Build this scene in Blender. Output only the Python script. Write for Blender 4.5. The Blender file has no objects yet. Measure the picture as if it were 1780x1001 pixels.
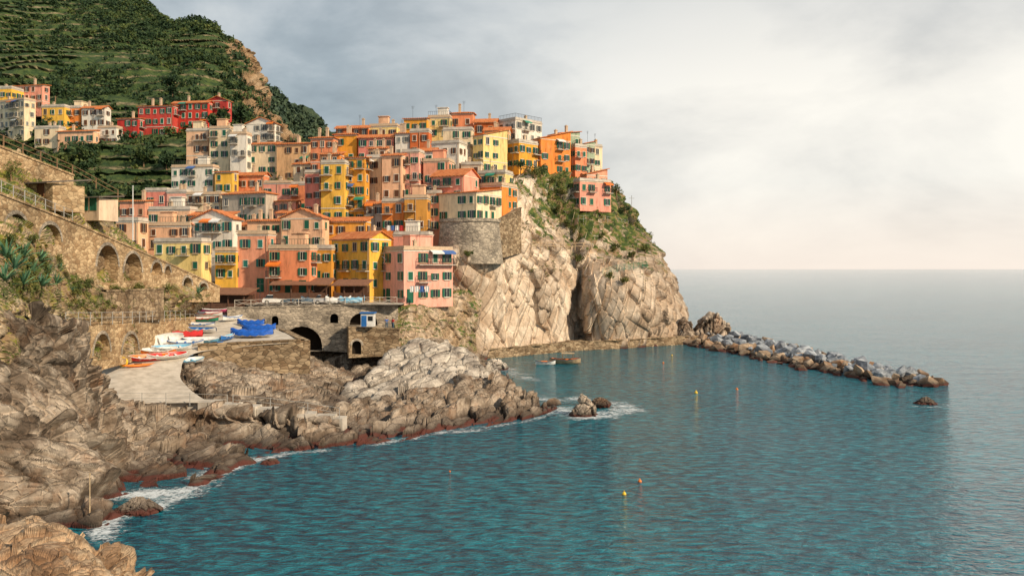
import bpy, bmesh, math, random
import numpy as np
from mathutils import Vector, Matrix
from mathutils.bvhtree import BVHTree
F=1400.0; H=17.0
random.seed(7); rs=np.random.RandomState(11)
sc=bpy.context.scene; COL=sc.collection
def W(px,py,Y): return ((px-890)/F*Y, Y, H-(py-467)/F*Y)
def WT(px,py): Y=H*F/(py-467); return ((px-890)/F*Y, Y, 0.0)
# ---------------- noise
def _h(ix,iy,iz,s):
    n=(ix.astype(np.int64)*374761393+iy.astype(np.int64)*668265263+iz.astype(np.int64)*2147483647+s*1274126177)&0xffffffff
    n=((n^(n>>13))*1274126177)&0xffffffff
    n=((n^(n>>16))*2246822519)&0xffffffff
    return ((n^(n>>15))&0xffffff)/float(0xffffff)
def vn(P,s=0):
    i=np.floor(P); f=P-i; f=f*f*(3-2*f); i=i.astype(np.int64)
    x,y,z=i[:,0],i[:,1],i[:,2]; fx,fy,fz=f[:,0],f[:,1],f[:,2]
    r=0
    for a in (0,1):
        for b in (0,1):
            for c in (0,1):
                w=(fx if a else 1-fx)*(fy if b else 1-fy)*(fz if c else 1-fz)
                r=r+w*_h(x+a,y+b,z+c,s)
    return r*2-1
def fbm(P,o=4,s=0,g=.5):
    r=0;a=1
    for k in range(o):
        r=r+a*vn(P*(2.03**k)+k*7.3,s+k); a*=g
    return r
def worley(P,s=0):
    # distance to nearest and second cell, a cell hash, and a random tilted plane inside the cell
    i=np.floor(P).astype(np.int64); n=len(P)
    f1=np.full(n,9.);f2=np.full(n,9.);hh=np.zeros(n);tl=np.zeros(n)
    for a in (-1,0,1):
        for b in (-1,0,1):
            for c in (-1,0,1):
                x,y,z=i[:,0]+a,i[:,1]+b,i[:,2]+c
                dx=P[:,0]-x-_h(x,y,z,s); dy=P[:,1]-y-_h(x,y,z,s+1); dz=P[:,2]-z-_h(x,y,z,s+2)
                d=np.sqrt(dx*dx+dy*dy+dz*dz); m=d<f1
                f2=np.where(m,f1,np.minimum(f2,d))
                if m.any():
                    xm,ym,zm=x[m],y[m],z[m]
                    hh[m]=_h(xm,ym,zm,s+3)
                    tl[m]=dx[m]*(_h(xm,ym,zm,s+4)*2-1)+dy[m]*(_h(xm,ym,zm,s+5)*2-1)+dz[m]*(_h(xm,ym,zm,s+6)*2-1)
                f1=np.where(m,d,f1)
    return f1,f2,hh,tl
def rot(ax,ay,az=0):
    return np.array(Matrix.Rotation(ax,3,'X')@Matrix.Rotation(ay,3,'Y')@Matrix.Rotation(az,3,'Z'))
def rockd(amp,s,seed=1,R=rot(.5,.5),st=(1,1,2.2),base=.5,fine=.03,tilt=1.1,small=.6,ledge=0,bed=(.35,.15,.92),per=2.2):
    # fractured rock: tilted blocks at three sizes, cracks between them, and saw-tooth bedding ledges
    bd=np.array(bed)/np.linalg.norm(bed)
    def fn(P):
        Q=(P@R.T)*np.array(st)
        Q=Q+s*.12*np.stack([vn(P/s,seed+20),vn(P/s,seed+21),vn(P/s,seed+22)],1)
        f1,f2,h,t1=worley(Q/s,seed); g1,g2,k,t2=worley(Q/(s*.40),seed+9); l1,l2,l,t3=worley(Q/(s*.15),seed+15)
        d=(h-.5)*.95+tilt*t1+small*((k-.5)*.45+tilt*.55*t2)+small*((l-.5)*.10+.16*t3)
        d=d-.5*np.exp(-((f2-f1)/.06))-.20*np.exp(-((g2-g1)/.08))
        d=d+base*fbm(P/(s*2.2),3,seed+30)+fine*fbm(P/(s*.15),3,seed+40)
        d=d*amp
        if ledge:
            u=(P@bd)/per+.35*fbm(P/(per*3),3,seed+50)+h*1.7
            v=(P@bd)/(per*.36)+.3*fbm(P/(per*1.5),2,seed+55)+k*2.3
            d=d+ledge*((u%1.0)-.5)+ledge*.30*((v%1.0)-.5)
        return d
    return fn
# ---------------- materials
M={}
class NT:
    def __init__(s,name):
        m=bpy.data.materials.new(name); m.use_nodes=True; s.m=m; s.t=m.node_tree; s.n=s.t.nodes; s.l=s.t.links
        s.b=s.n['Principled BSDF']; s.out=s.n['Material Output']; M[name]=m
        s.b.inputs['Specular IOR Level'].default_value=.25; s.b.inputs['Roughness'].default_value=.85
    def nd(s,ty,**k):
        n=s.n.new(ty)
        for a,v in k.items(): setattr(n,a,v)
        return n
    def lk(s,a,b): s.l.new(a,b)
    def pos(s): 
        return s.nd('ShaderNodeNewGeometry').outputs['Position']
    def map(s,v,sc=(1,1,1),r=(0,0,0)):
        n=s.nd('ShaderNodeMapping'); n.inputs['Scale'].default_value=sc; n.inputs['Rotation'].default_value=r; s.lk(v,n.inputs['Vector']); return n.outputs[0]
    def noise(s,v,scale,detail=4,rough=.55,dist=0):
        n=s.nd('ShaderNodeTexNoise'); n.inputs['Scale'].default_value=scale; n.inputs['Detail'].default_value=detail; n.inputs['Roughness'].default_value=rough; n.inputs['Distortion'].default_value=dist
        s.lk(v,n.inputs['Vector']); return n.outputs['Fac']
    def vor(s,v,scale,feature='F1'):
        n=s.nd('ShaderNodeTexVoronoi',feature=feature); n.inputs['Scale'].default_value=scale; s.lk(v,n.inputs['Vector']); return n
    def ramp(s,v,stops,interp='LINEAR'):
        n=s.nd('ShaderNodeValToRGB'); e=n.color_ramp.elements; n.color_ramp.interpolation=interp
        while len(e)>2: e.remove(e[-1])
        for i,(p,c) in enumerate(stops):
            if i>=2: e.new(p)
        for i,(p,c) in enumerate(sorted(stops,key=lambda q:q[0])):
            e[i].position=p; e[i].color=(c,c,c,1) if isinstance(c,(int,float)) else (*c,1)
        s.lk(v,n.inputs[0]); return n.outputs[0]
    def mix(s,f,a,b,mode='MIX'):
        n=s.nd('ShaderNodeMix',data_type='RGBA',blend_type=mode)
        for sock,v in ((n.inputs[0],f),(n.inputs[6],a),(n.inputs[7],b)):
            if isinstance(v,(int,float)): sock.default_value=v
            elif isinstance(v,tuple): sock.default_value=(*v,1)
            else: s.lk(v,sock)
        return n.outputs[2]
    def math(s,op,a,b=0.0,clamp=False):
        n=s.nd('ShaderNodeMath',operation=op,use_clamp=clamp)
        for sock,v in ((n.inputs[0],a),(n.inputs[1],b)):
            if isinstance(v,(int,float)): sock.default_value=v
            else: s.lk(v,sock)
        return n.outputs[0]
    def bump(s,h,strength,dist,prev=None):
        n=s.nd('ShaderNodeBump'); n.inputs['Strength'].default_value=strength; n.inputs['Distance'].default_value=dist
        s.lk(h,n.inputs['Height'])
        if prev is not None: s.lk(prev,n.inputs['Normal'])
        s.lk(n.outputs[0],s.b.inputs['Normal']); return n.outputs[0]
    def col(s,c):
        if isinstance(c,tuple): s.b.inputs['Base Color'].default_value=(*c,1)
        else: s.lk(c,s.b.inputs['Base Color'])
def sepz(t,v):
    n=t.nd('ShaderNodeSeparateXYZ'); t.lk(v,n.inputs[0]); return n.outputs
def rockmat(name,c1,c2,c3,band=True,green=0,gz=(0,0),r=(.15,-.35,0),st=(1,1,3),sc=1.0,veg=(.055,.09,.02),gx=None,crevice_shade=.85,strat=.55,rust=0,brown=None):
    t=NT(name); p=t.pos()
    big=t.ramp(t.noise(p,.10*sc,5,.6),[(.36,c1),(.62,c2)])
    mid=t.noise(p,.40*sc,7,.65)
    c=t.mix(t.ramp(mid,[(.44,0),(.58,.95)]),big,c3)
    if rust: c=t.mix(t.ramp(t.noise(p,.28,6,.7),[(.52,0),(.64,rust)]),c,(.26,.12,.05))
    xyz=sepz(t,p)
    if brown:
        mr=t.nd('ShaderNodeMapRange'); t.lk(xyz[0],mr.inputs[0]); mr.inputs[1].default_value=brown[0]; mr.inputs[2].default_value=brown[1]; mr.inputs[3].default_value=0; mr.inputs[4].default_value=.6
        c=t.mix(t.math('MULTIPLY',mr.outputs[0],t.ramp(t.noise(p,.2,5,.6),[(.35,.4),(.6,1)])),c,(.30,.21,.14))
    q=t.map(p,st,r)
    sn=t.noise(q,.20*sc,5,.6,.3)
    c=t.mix(strat,c,t.ramp(sn,[(.3,.5),(.41,.95),(.44,.5),(.465,1.05),(.6,1.15),(.635,.65),(.67,1.05)]),'MULTIPLY')
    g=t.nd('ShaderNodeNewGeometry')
    c=t.mix(crevice_shade,c,t.ramp(g.outputs['Pointiness'],[(.39,.02),(.47,.40),(.505,1.0),(.60,1.6)]),'MULTIPLY')  # shade painted into the colour: crevices darkened, edges lightened by pointiness
    fine=t.noise(p,3*sc,6,.7)
    c=t.mix(.5,c,t.ramp(fine,[(.3,.65),(.6,1.15)]),'MULTIPLY')
    if green:
        nz=sepz(t,g.outputs['True Normal'])[2]
        f=t.math('ADD',t.math('MULTIPLY',t.noise(p,.18,6,.65),1.7),t.math('MULTIPLY',nz,.5))
        if gz[1]>gz[0]:
            mr=t.nd('ShaderNodeMapRange'); t.lk(xyz[2],mr.inputs[0]); mr.inputs[1].default_value=gz[0]; mr.inputs[2].default_value=gz[1]; mr.inputs[3].default_value=-.5; mr.inputs[4].default_value=.12
            f=t.math('ADD',f,mr.outputs[0])
        if gx:
            mr=t.nd('ShaderNodeMapRange'); t.lk(xyz[0],mr.inputs[0]); mr.inputs[1].default_value=gx[0]; mr.inputs[2].default_value=gx[1]; mr.inputs[3].default_value=-.5; mr.inputs[4].default_value=.05
            f=t.math('ADD',f,mr.outputs[0])
        gcol=t.ramp(t.noise(p,.6,5),[(.35,(veg[0]*.5,veg[1]*.5,veg[2]*.6)),(.46,veg),(.54,(veg[0]*2.4,veg[1]*1.6,veg[2]*1.6)),(.60,(.27,.18,.10))])
        c=t.mix(t.ramp(t.math('MULTIPLY',f,.5),[(.56-green*.15,0),(.60-green*.15,1)]),c,gcol)
    if band:
        zn=t.math('ADD',xyz[2],t.math('MULTIPLY',t.noise(p,.5,4),-1.3))
        k=t.math('MULTIPLY',t.math('ADD',zn,1.0),.33)
        c=t.mix(t.ramp(k,[(.22,.9),(.60,0)]),c,(.045,.032,.025))
        c=t.mix(t.ramp(k,[(.10,.8),(.19,.6),(.24,0)]),c,(.11,.026,.018))
    t.col(c)
    b=t.bump(mid,.6,.5); t.bump(fine,.6,.12,b)
    return t.m
rockmat('shore_rock',(.13,.095,.068),(.27,.205,.145),(.43,.355,.275),rust=.4)
rockmat('near_rock',(.27,.165,.095),(.42,.28,.165),(.56,.42,.28),sc=1.6,rust=.3)
rockmat('cliff_rock',(.44,.325,.225),(.61,.475,.345),(.72,.60,.465),green=.50,gz=(15,30),gx=(-4,14),r=(.1,.45,0),st=(1.8,1.8,.4),sc=.6,crevice_shade=.75,strat=.6,rust=.2,brown=(14,36))
rockmat('ridge_rock',(.25,.215,.18),(.41,.355,.295),(.56,.50,.42),rust=.15)
rockmat('spur_rock',(.13,.095,.068),(.27,.20,.14),(.43,.35,.27),rust=.45)
rockmat('earth_rock',(.33,.23,.13),(.45,.33,.20),(.5,.4,.27),band=False,green=.7,veg=(.09,.12,.02))
rockmat('ledge_rock',(.32,.22,.13),(.44,.32,.21),(.54,.42,.30),green=.2)
rockmat('village_ground',(.14,.105,.07),(.2,.16,.11),(.26,.2,.14),band=False,green=.6)
rockmat('boulder_grey',(.10,.115,.135),(.21,.23,.26),(.36,.385,.41),band=False,sc=1.2,crevice_shade=.1)
rockmat('boulder_brown',(.20,.12,.07),(.34,.235,.15),(.46,.36,.26),sc=1.2,crevice_shade=.1,rust=.5)
def hillmat():
    t=NT('terraced_hill'); p=t.pos(); xyz=sepz(t,p)
    w=t.noise(p,.03,4)
    z=t.math('ADD',xyz[2],t.math('ADD',t.math('MULTIPLY',w,9),t.math('MULTIPLY',t.noise(p,.2,4),1.6)))
    fr=t.math('FRACT',t.math('MULTIPLY',z,1/4.0))
    n=t.noise(p,.35,8,.75)
    veg=t.ramp(n,[(.32,(.013,.032,.012)),(.47,(.038,.072,.021)),(.6,(.09,.125,.032)),(.72,(.18,.17,.055))])
    wall=t.ramp(t.noise(p,.5,5),[(.4,(.06,.06,.025)),(.64,(.36,.28,.16))])
    m=t.ramp(fr,[(.0,1),(.16,1),(.28,0),(1,0)])
    m2=t.ramp(t.noise(p,.045,4),[(.38,0),(.50,1)])
    c=t.mix(t.math('MULTIPLY',t.math('MULTIPLY',m,m2),.85),veg,wall)
    rk=t.ramp(t.noise(p,.16,8,.7),[(.3,(.14,.09,.05)),(.5,(.40,.26,.14)),(.7,(.55,.42,.28))])
    g=t.nd('ShaderNodeNewGeometry'); rk=t.mix(.8,rk,t.ramp(g.outputs['Pointiness'],[(.42,.3),(.5,1),(.6,1.3)]),'MULTIPLY')  # crag hollows darkened in the base colour to stand in for shade
    dx=t.math('ADD',xyz[0],t.math('MULTIPLY',xyz[1],.352))
    f=t.math('ADD',t.math('MULTIPLY',dx,.022),t.math('MULTIPLY',t.noise(p,.06,7,.7),1.15))
    c=t.mix(t.ramp(f,[(.63,0),(.69,1)]),c,rk)
    t.col(c); t.bump(n,1.0,1.2); return t.m
hillmat()
t=NT('far_hill'); p=t.pos(); n=t.noise(p,.09,9,.78); t.col(t.ramp(n,[(.3,(.02,.04,.035)),(.5,(.05,.085,.05)),(.62,(.09,.12,.06)),(.75,(.17,.15,.09))])); t.bump(n,1,5)
def foliage(name,a,b,c,sc=.5):
    t=NT(name); p=t.pos(); t.col(t.ramp(t.noise(p,sc,4,.7),[(.3,a),(.5,b),(.72,c)])); t.b.inputs['Roughness'].default_value=.7
foliage('leaf_dark',(.011,.028,.013),(.032,.062,.022),(.12,.14,.03),.14)
foliage('leaf_far',(.03,.055,.04),(.05,.08,.045),(.09,.12,.05),.1)
foliage('leaf_olive',(.035,.055,.015),(.10,.12,.03),(.26,.21,.06),.6)
foliage('leaf_agave',(.05,.13,.08),(.10,.22,.12),(.25,.32,.12),.8)
def plaster(name,c):
    t=NT('plaster_'+name); p=t.pos(); oi=t.nd('ShaderNodeObjectInfo')
    c1=t.mix(t.math('MULTIPLY',oi.outputs['Random'],.4),c,tuple(x*.74+.06 for x in c))
    st=t.noise(t.map(p,(1.2,1.2,.3)),.9,7,.7)
    c1=t.mix(.95,c1,t.ramp(st,[(.3,.48),(.46,.88),(.55,1.0),(.7,1.12)]),'MULTIPLY')
    c1=t.mix(t.ramp(t.noise(p,.45,8,.75),[(.55,0),(.73,.45)]),c1,(.40,.30,.21))
    t.col(c1); t.bump(t.noise(p,6,3),.25,.03)
PC=dict(red=(.62,.05,.03),crimson=(.50,.04,.03),orange=(.84,.26,.045),darkorange=(.64,.15,.035),yellow=(.88,.50,.07),golden=(.84,.37,.045),ochre=(.68,.31,.05),paleyellow=(.88,.65,.25),
 pink=(.87,.36,.25),rose=(.80,.26,.19),coral=(.86,.29,.13),salmon=(.87,.37,.22),peach=(.88,.52,.31),blush=(.88,.43,.32),cream=(.86,.68,.44),beige=(.76,.57,.40),white=(.86,.79,.67),grey=(.60,.51,.40),greygreen=(.36,.43,.29),tan=(.82,.48,.23))
for k,v in PC.items(): plaster(k,v)
t=NT('roof_tile'); p=t.pos(); oi=t.nd('ShaderNodeObjectInfo')
w=t.nd('ShaderNodeTexWave',bands_direction='DIAGONAL'); w.inputs['Scale'].default_value=1.6; w.inputs['Distortion'].default_value=1; t.lk(p,w.inputs[0])
c=t.ramp(t.noise(p,1.5,6,.7),[(.3,(.36,.11,.04)),(.5,(.64,.20,.065)),(.7,(.72,.34,.15))]); t.col(t.mix(.5,c,t.ramp(w.outputs['Fac'],[(.2,.6),(.6,1.1)]),'MULTIPLY')); t.bump(w.outputs['Fac'],.7,.08)
def stone(name,a,b,sc=1.0,mort=.45):
    t=NT(name); p=t.pos(); q=t.map(p,(1,1,1.9)); v=t.vor(q,1.5*sc); e=t.vor(q,1.5*sc,'DISTANCE_TO_EDGE')
    g=t.nd('ShaderNodeRGBToBW'); t.lk(v.outputs['Color'],g.inputs[0])
    c=t.ramp(g.outputs[0],[(.2,a),(.8,b)])
    c=t.mix(.85,c,t.ramp(t.noise(p,.3,6,.65),[(.3,.42),(.6,1.1)]),'MULTIPLY')
    c=t.mix(1,c,t.ramp(e.outputs['Distance'],[(0,mort),(.09,1)]),'MULTIPLY')
    t.col(c); b=t.bump(e.outputs['Distance'],.6,.15); t.bump(t.noise(p,5,5),.4,.05,b)
stone('stone_warm',(.34,.215,.11),(.62,.45,.26)); stone('stone_grey',(.27,.23,.18),(.50,.42,.32)); stone('stone_dark',(.19,.125,.07),(.43,.32,.20),.75,.3)
t=NT('concrete'); p=t.pos(); n=t.noise(p,.5,7,.65); t.col(t.ramp(n,[(.3,(.30,.27,.225)),(.5,(.42,.385,.33)),(.7,(.50,.46,.40))])); t.bump(t.noise(p,5,5),.4,.04)
t=NT('pale_concrete'); p=t.pos(); n=t.noise(p,.8,7,.65); t.col(t.ramp(n,[(.3,(.36,.315,.255)),(.6,(.58,.52,.44))])); t.bump(t.noise(p,5,5),.4,.04)
def plain(name,c,r=.6,metal=0,nz=.25,spec=.3):
    t=NT(name); p=t.pos(); t.col(t.mix(1,c,t.ramp(t.noise(p,2.5,5,.65),[(.3,1-nz),(.7,1+nz*.4)]),'MULTIPLY')); t.b.inputs['Roughness'].default_value=r; t.b.inputs['Metallic'].default_value=metal; t.b.inputs['Specular IOR Level'].default_value=spec
plain('glass',(.02,.025,.03),.12,spec=.6); plain('frame_white',(.70,.64,.53)); plain('frame_tan',(.52,.38,.24)); plain('dark_void',(.025,.018,.012),.95)
for k,v in dict(shutter_green=(.015,.11,.065),shutter_brown=(.12,.05,.025),shutter_teal=(.03,.18,.15),shutter_grey=(.2,.21,.19)).items():
    t=NT(k); p=t.pos(); z=sepz(t,p)[2]; fr=t.math('FRACT',t.math('MULTIPLY',z,9)); t.col(t.mix(.6,v,t.ramp(fr,[(.0,.45),(.3,1.1)]),'MULTIPLY')); t.b.inputs['Roughness'].default_value=.6
plain('iron',(.05,.05,.05),.5); plain('galvanised',(.42,.41,.38),.5); plain('wood',(.28,.17,.09),.7,nz=.5); plain('wood_dark',(.13,.065,.04),.7,nz=.4); plain('wood_pale',(.52,.38,.23),.7,nz=.4)
plain('paint_white',(.78,.77,.73),.4); plain('paint_blue',(.03,.16,.46),.4); plain('paint_sky',(.18,.46,.66),.4); plain('paint_red',(.62,.03,.025),.4); plain('paint_orange',(.82,.21,.03),.4); plain('paint_yellow',(.82,.52,.04),.4); plain('paint_green',(.03,.28,.18),.4); plain('paint_pink',(.75,.13,.27),.4); plain('paint_silver',(.45,.46,.48),.3,spec=.5); plain('rubber',(.02,.02,.02),.8)
plain('tarp_blue',(.012,.11,.52),.55,nz=.4); plain('tarp_dark',(.06,.11,.16),.6); plain('cloth_white',(.78,.77,.74),.9); plain('cloth_red',(.6,.04,.04),.9); plain('cloth_blue',(.08,.16,.4),.9); plain('skin',(.5,.3,.2),.6); plain('hair',(.03,.02,.015),.8); plain('chimney_plaster',(.58,.43,.29),.9); plain('roof_slate',(.17,.14,.115),.8,nz=.4); plain('canopy_brown',(.25,.12,.07),.8,nz=.4)
# ---------------- mesh helpers
def tag(o,label=None,cat=None,group=None,kind=None):
    if label: o['label']=label
    if cat: o['category']=cat
    if group: o['group']=group
    if kind: o['kind']=kind
    return o
def empty(name,loc,rz=0,label=None,cat=None,group=None):
    o=bpy.data.objects.new(name,None); COL.objects.link(o); o.location=loc; o.rotation_euler=(0,0,rz); o.empty_display_size=.2
    return tag(o,label,cat,group)
def link(name,me,parent=None,loc=None,rz=0):
    o=bpy.data.objects.new(name,me); COL.objects.link(o)
    if parent: o.parent=parent
    if loc is not None: o.location=loc
    if rz: o.rotation_euler=(0,0,rz)
    return o
class MB:
    def __init__(s): s.v=[]; s.f=[]
    def add(s,vs,fs):
        n=len(s.v); s.v+= [tuple(v) for v in vs]; s.f+=[tuple(i+n for i in f) for f in fs]; return s
    def box(s,x0,x1,y0,y1,z0,z1,T=None):
        vs=[(x,y,z) for z in (z0,z1) for y in (y0,y1) for x in (x0,x1)]
        if T is not None: vs=[T@Vector(v) for v in vs]
        return s.add(vs,[(0,2,3,1),(4,5,7,6),(0,1,5,4),(2,6,7,3),(0,4,6,2),(1,3,7,5)])
    def bar(s,p,q,r,n=5,r2=None):
        p=Vector(p);q=Vector(q);d=(q-p).normalized(); a=d.orthogonal().normalized(); b=d.cross(a); r2=r if r2 is None else r2
        vs=[];fs=[]
        for c,rr in ((p,r),(q,r2)):
            for k in range(n):
                t=k*2*math.pi/n; vs.append(c+a*math.cos(t)*rr+b*math.sin(t)*rr)
        for k in range(n): fs.append((k,(k+1)%n,n+(k+1)%n,n+k))
        fs+= [tuple(range(n))[::-1],tuple(range(n,2*n))]
        return s.add(vs,fs)
    def mesh(s,name,mat,smooth=False):
        me=bpy.data.meshes.new(name); me.from_pydata(s.v,[],s.f); me.materials.append(M[mat]); me.update()
        if smooth: me.polygons.foreach_set('use_smooth',[True]*len(me.polygons))
        return me
    def build(s,name,mat,parent=None,loc=None,rz=0,smooth=False): return link(name,s.mesh(name,mat,smooth),parent,loc,rz)
def cr(A,n,axis):
    A=np.moveaxis(A,axis,0); k=len(A)
    E=np.concatenate([2*A[:1]-A[1:2],A,2*A[-1:]-A[-2:-1]])
    t=np.linspace(0,k-1,n); i=np.minimum(t.astype(int),k-2); f=(t-i).reshape((-1,)+(1,)*(A.ndim-1))
    p0,p1,p2,p3=E[i],E[i+1],E[i+2],E[i+3]
    r=.5*((2*p1)+(-p0+p2)*f+(2*p0-5*p1+4*p2-p3)*f**2+(-p0+3*p1-3*p2+p3)*f**3)
    return np.moveaxis(r,0,axis)
BV=[]; G={}
def gridobj(name,P,mat,smooth=False,bv=True):
    nv,nu=P.shape[:2]; idx=np.arange(nv*nu).reshape(nv,nu)
    f=np.stack([idx[:-1,:-1],idx[:-1,1:],idx[1:,1:],idx[1:,:-1]],-1).reshape(-1,4)
    me=bpy.data.meshes.new(name); V=P.reshape(-1,3).tolist(); Fs=f.tolist()
    me.from_pydata(V,[],Fs); me.materials.append(M[mat])
    if smooth: me.polygons.foreach_set('use_smooth',[True]*len(me.polygons))
    if bv: BV.append(BVHTree.FromPolygons(V,Fs))
    return link(name,me)
def row(*p): return [W(*q) for q in p]
def rowy(xs,ys,Ys): return [W(x,y,Y) for x,y,Y in zip(xs,ys,Ys)]
def sink(r,z=-3,dy=-1.5): return [(x*(y+dy)/y,y+dy,z) for x,y,_ in r]
def patch(name,ctrl,nu,nv,mat,disp=None,post=None,smooth=False):
    A=np.array(ctrl,float); g=cr(cr(A,nv,0),nu,1)
    N=np.cross(np.gradient(g,axis=1),np.gradient(g,axis=0)); N/=np.linalg.norm(N,axis=2,keepdims=True)+1e-9
    if np.median((N*(np.array([0,0,40.])-g)).sum(2))<0: N=-N
    if disp is not None: g=g+N*disp(g.reshape(-1,3)).reshape(nv,nu,1)
    if post is not None: g=post(g)
    G[name]=(g,N)
    return tag(gridobj(name,g,mat,smooth),kind='structure')
def hit(px,py):
    o=Vector((0,0,H)); d=Vector(((px-890)/F,1,-(py-467)/F)).normalized(); best=None
    for b in BV:
        r=b.ray_cast(o,d)
        if r[0] is not None and (best is None or r[3]<best[3]): best=r
    return best[0] if best else Vector(W(px,py,150))
# ---------------- world, sun, camera
cam=bpy.data.cameras.new('camera'); co=bpy.data.objects.new('camera',cam); COL.objects.link(co); sc.camera=co
co.location=(0,0,H); co.rotation_euler=(math.radians(90),0,0); cam.sensor_width=36; cam.lens=F/1780*36; cam.shift_y=-33.5/1780; cam.clip_end=60000; cam.clip_start=.5
el=math.radians(32); AZ=math.radians(124)
sundir=Vector((math.sin(AZ)*math.cos(el),math.cos(AZ)*math.cos(el),math.sin(el)))
sl=bpy.data.lights.new('sun','SUN'); sl.energy=4.8; sl.angle=math.radians(2); sl.color=(1,.82,.60); so=bpy.data.objects.new('sun',sl); COL.objects.link(so)
so.rotation_euler=sundir.to_track_quat('Z','Y').to_euler()
w=bpy.data.worlds.new('World'); sc.world=w; w.use_nodes=True; nt=w.node_tree; nt.nodes.clear()
class WN(NT):
    def __init__(s): s.t=nt; s.n=nt.nodes; s.l=nt.links
t=WN(); out=t.nd('ShaderNodeOutputWorld'); sky=t.nd('ShaderNodeTexSky'); sky.sky_type='NISHITA'; sky.sun_disc=False; sky.sun_elevation=el; sky.sun_rotation=AZ
bg1=t.nd('ShaderNodeBackground'); bg1.inputs[1].default_value=.08; t.lk(sky.outputs[0],bg1.inputs[0])
tc=t.nd('ShaderNodeTexCoord').outputs['Generated']; X=sepz(t,tc)
n1=t.noise(t.map(tc,(1.0,1.0,2.1),(0,.25,.3)),3.2,8,.55,.2)
dp=t.nd('ShaderNodeVectorMath',operation='DOT_PRODUCT'); t.lk(tc,dp.inputs[0]); dp.inputs[1].default_value=Vector((.44,1,.10)).normalized()
glow=t.ramp(dp.outputs['Value'],[(.80,0),(.90,.35),(.955,.8),(.98,1)])
left=t.ramp(n1,[(.36,(.27,.33,.37)),(.46,(.39,.46,.50)),(.53,(.55,.61,.64)),(.61,(.72,.76,.76)),(.72,(.86,.87,.86))])
right=t.ramp(n1,[(.34,(.76,.75,.71)),(.47,(.95,.92,.85)),(.58,(1.06,1.02,.93))])
c=t.mix(glow,left,right)
c=t.mix(t.ramp(X[2],[(.20,0),(.36,.5)]),c,(.46,.51,.56))
hz=t.ramp(X[2],[(0,.7),(.04,.45),(.10,0)])
c=t.mix(hz,c,t.mix(glow,(.76,.76,.74),(1.03,.88,.76)))
bg2=t.nd('ShaderNodeBackground'); t.lk(c,bg2.inputs[0]); bg2.inputs[1].default_value=1.0
ms=t.nd('ShaderNodeMixShader'); ms.inputs[0].default_value=.93; t.lk(bg1.outputs[0],ms.inputs[1]); t.lk(bg2.outputs[0],ms.inputs[2]); t.lk(ms.outputs[0],out.inputs[0])
sc.view_settings.view_transform='Standard'; sc.view_settings.look='None'; sc.view_settings.exposure=0
# ---------------- sea
t=NT('sea_water'); p=t.pos(); xyz=sepz(t,p)
q=t.map(p,(.6,1.25,1),(0,0,.5)); q2=t.map(p,(.75,1.2,1),(0,0,.15))
a=t.noise(q,1.3,4,.62,.4); b=t.noise(q2,3.8,3,.6,.3); cbig=t.noise(t.map(p,(.6,1.2,1),(0,0,.4)),.2,4,.5)
big=t.noise(t.map(p,(.7,1.1,1),(0,0,.2)),.06,3)
h=t.math('ADD',t.math('MULTIPLY',a,t.math('ADD',.35,t.math('MULTIPLY',big,1.3))),t.math('MULTIPLY',b,.28)); h=t.math('ADD',h,t.math('MULTIPLY',cbig,1.1))
yy=t.math('MULTIPLY',xyz[1],1/400.0); fade=t.math('DIVIDE',1.0,t.math('ADD',1.0,t.math('MULTIPLY',yy,yy)))
h=t.math('MULTIPLY',h,t.math('ADD',t.math('MULTIPLY',fade,.55),.45))
base=t.ramp(t.noise(p,.03,3),[(.35,(.001,.066,.10)),(.65,(.001,.11,.15))])
base=t.mix(t.ramp(a,[(.47,.0),(.66,.7)]),base,(.006,.26,.32))
base=t.mix(t.ramp(a,[(.34,.85),(.47,.0)]),base,(.0,.022,.048))
t.col(base); t.b.inputs['Roughness'].default_value=.08; t.b.inputs['IOR'].default_value=1.5; t.b.inputs['Specular IOR Level'].default_value=.5
t.bump(h,1.0,.52)
S=24000
mb=MB(); mb.add([(-S,-300,0),(S,-300,0),(S,S,0),(-S,S,0)],[(0,1,2,3)]); tag(mb.build('sea','sea_water'),kind='structure')
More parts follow.
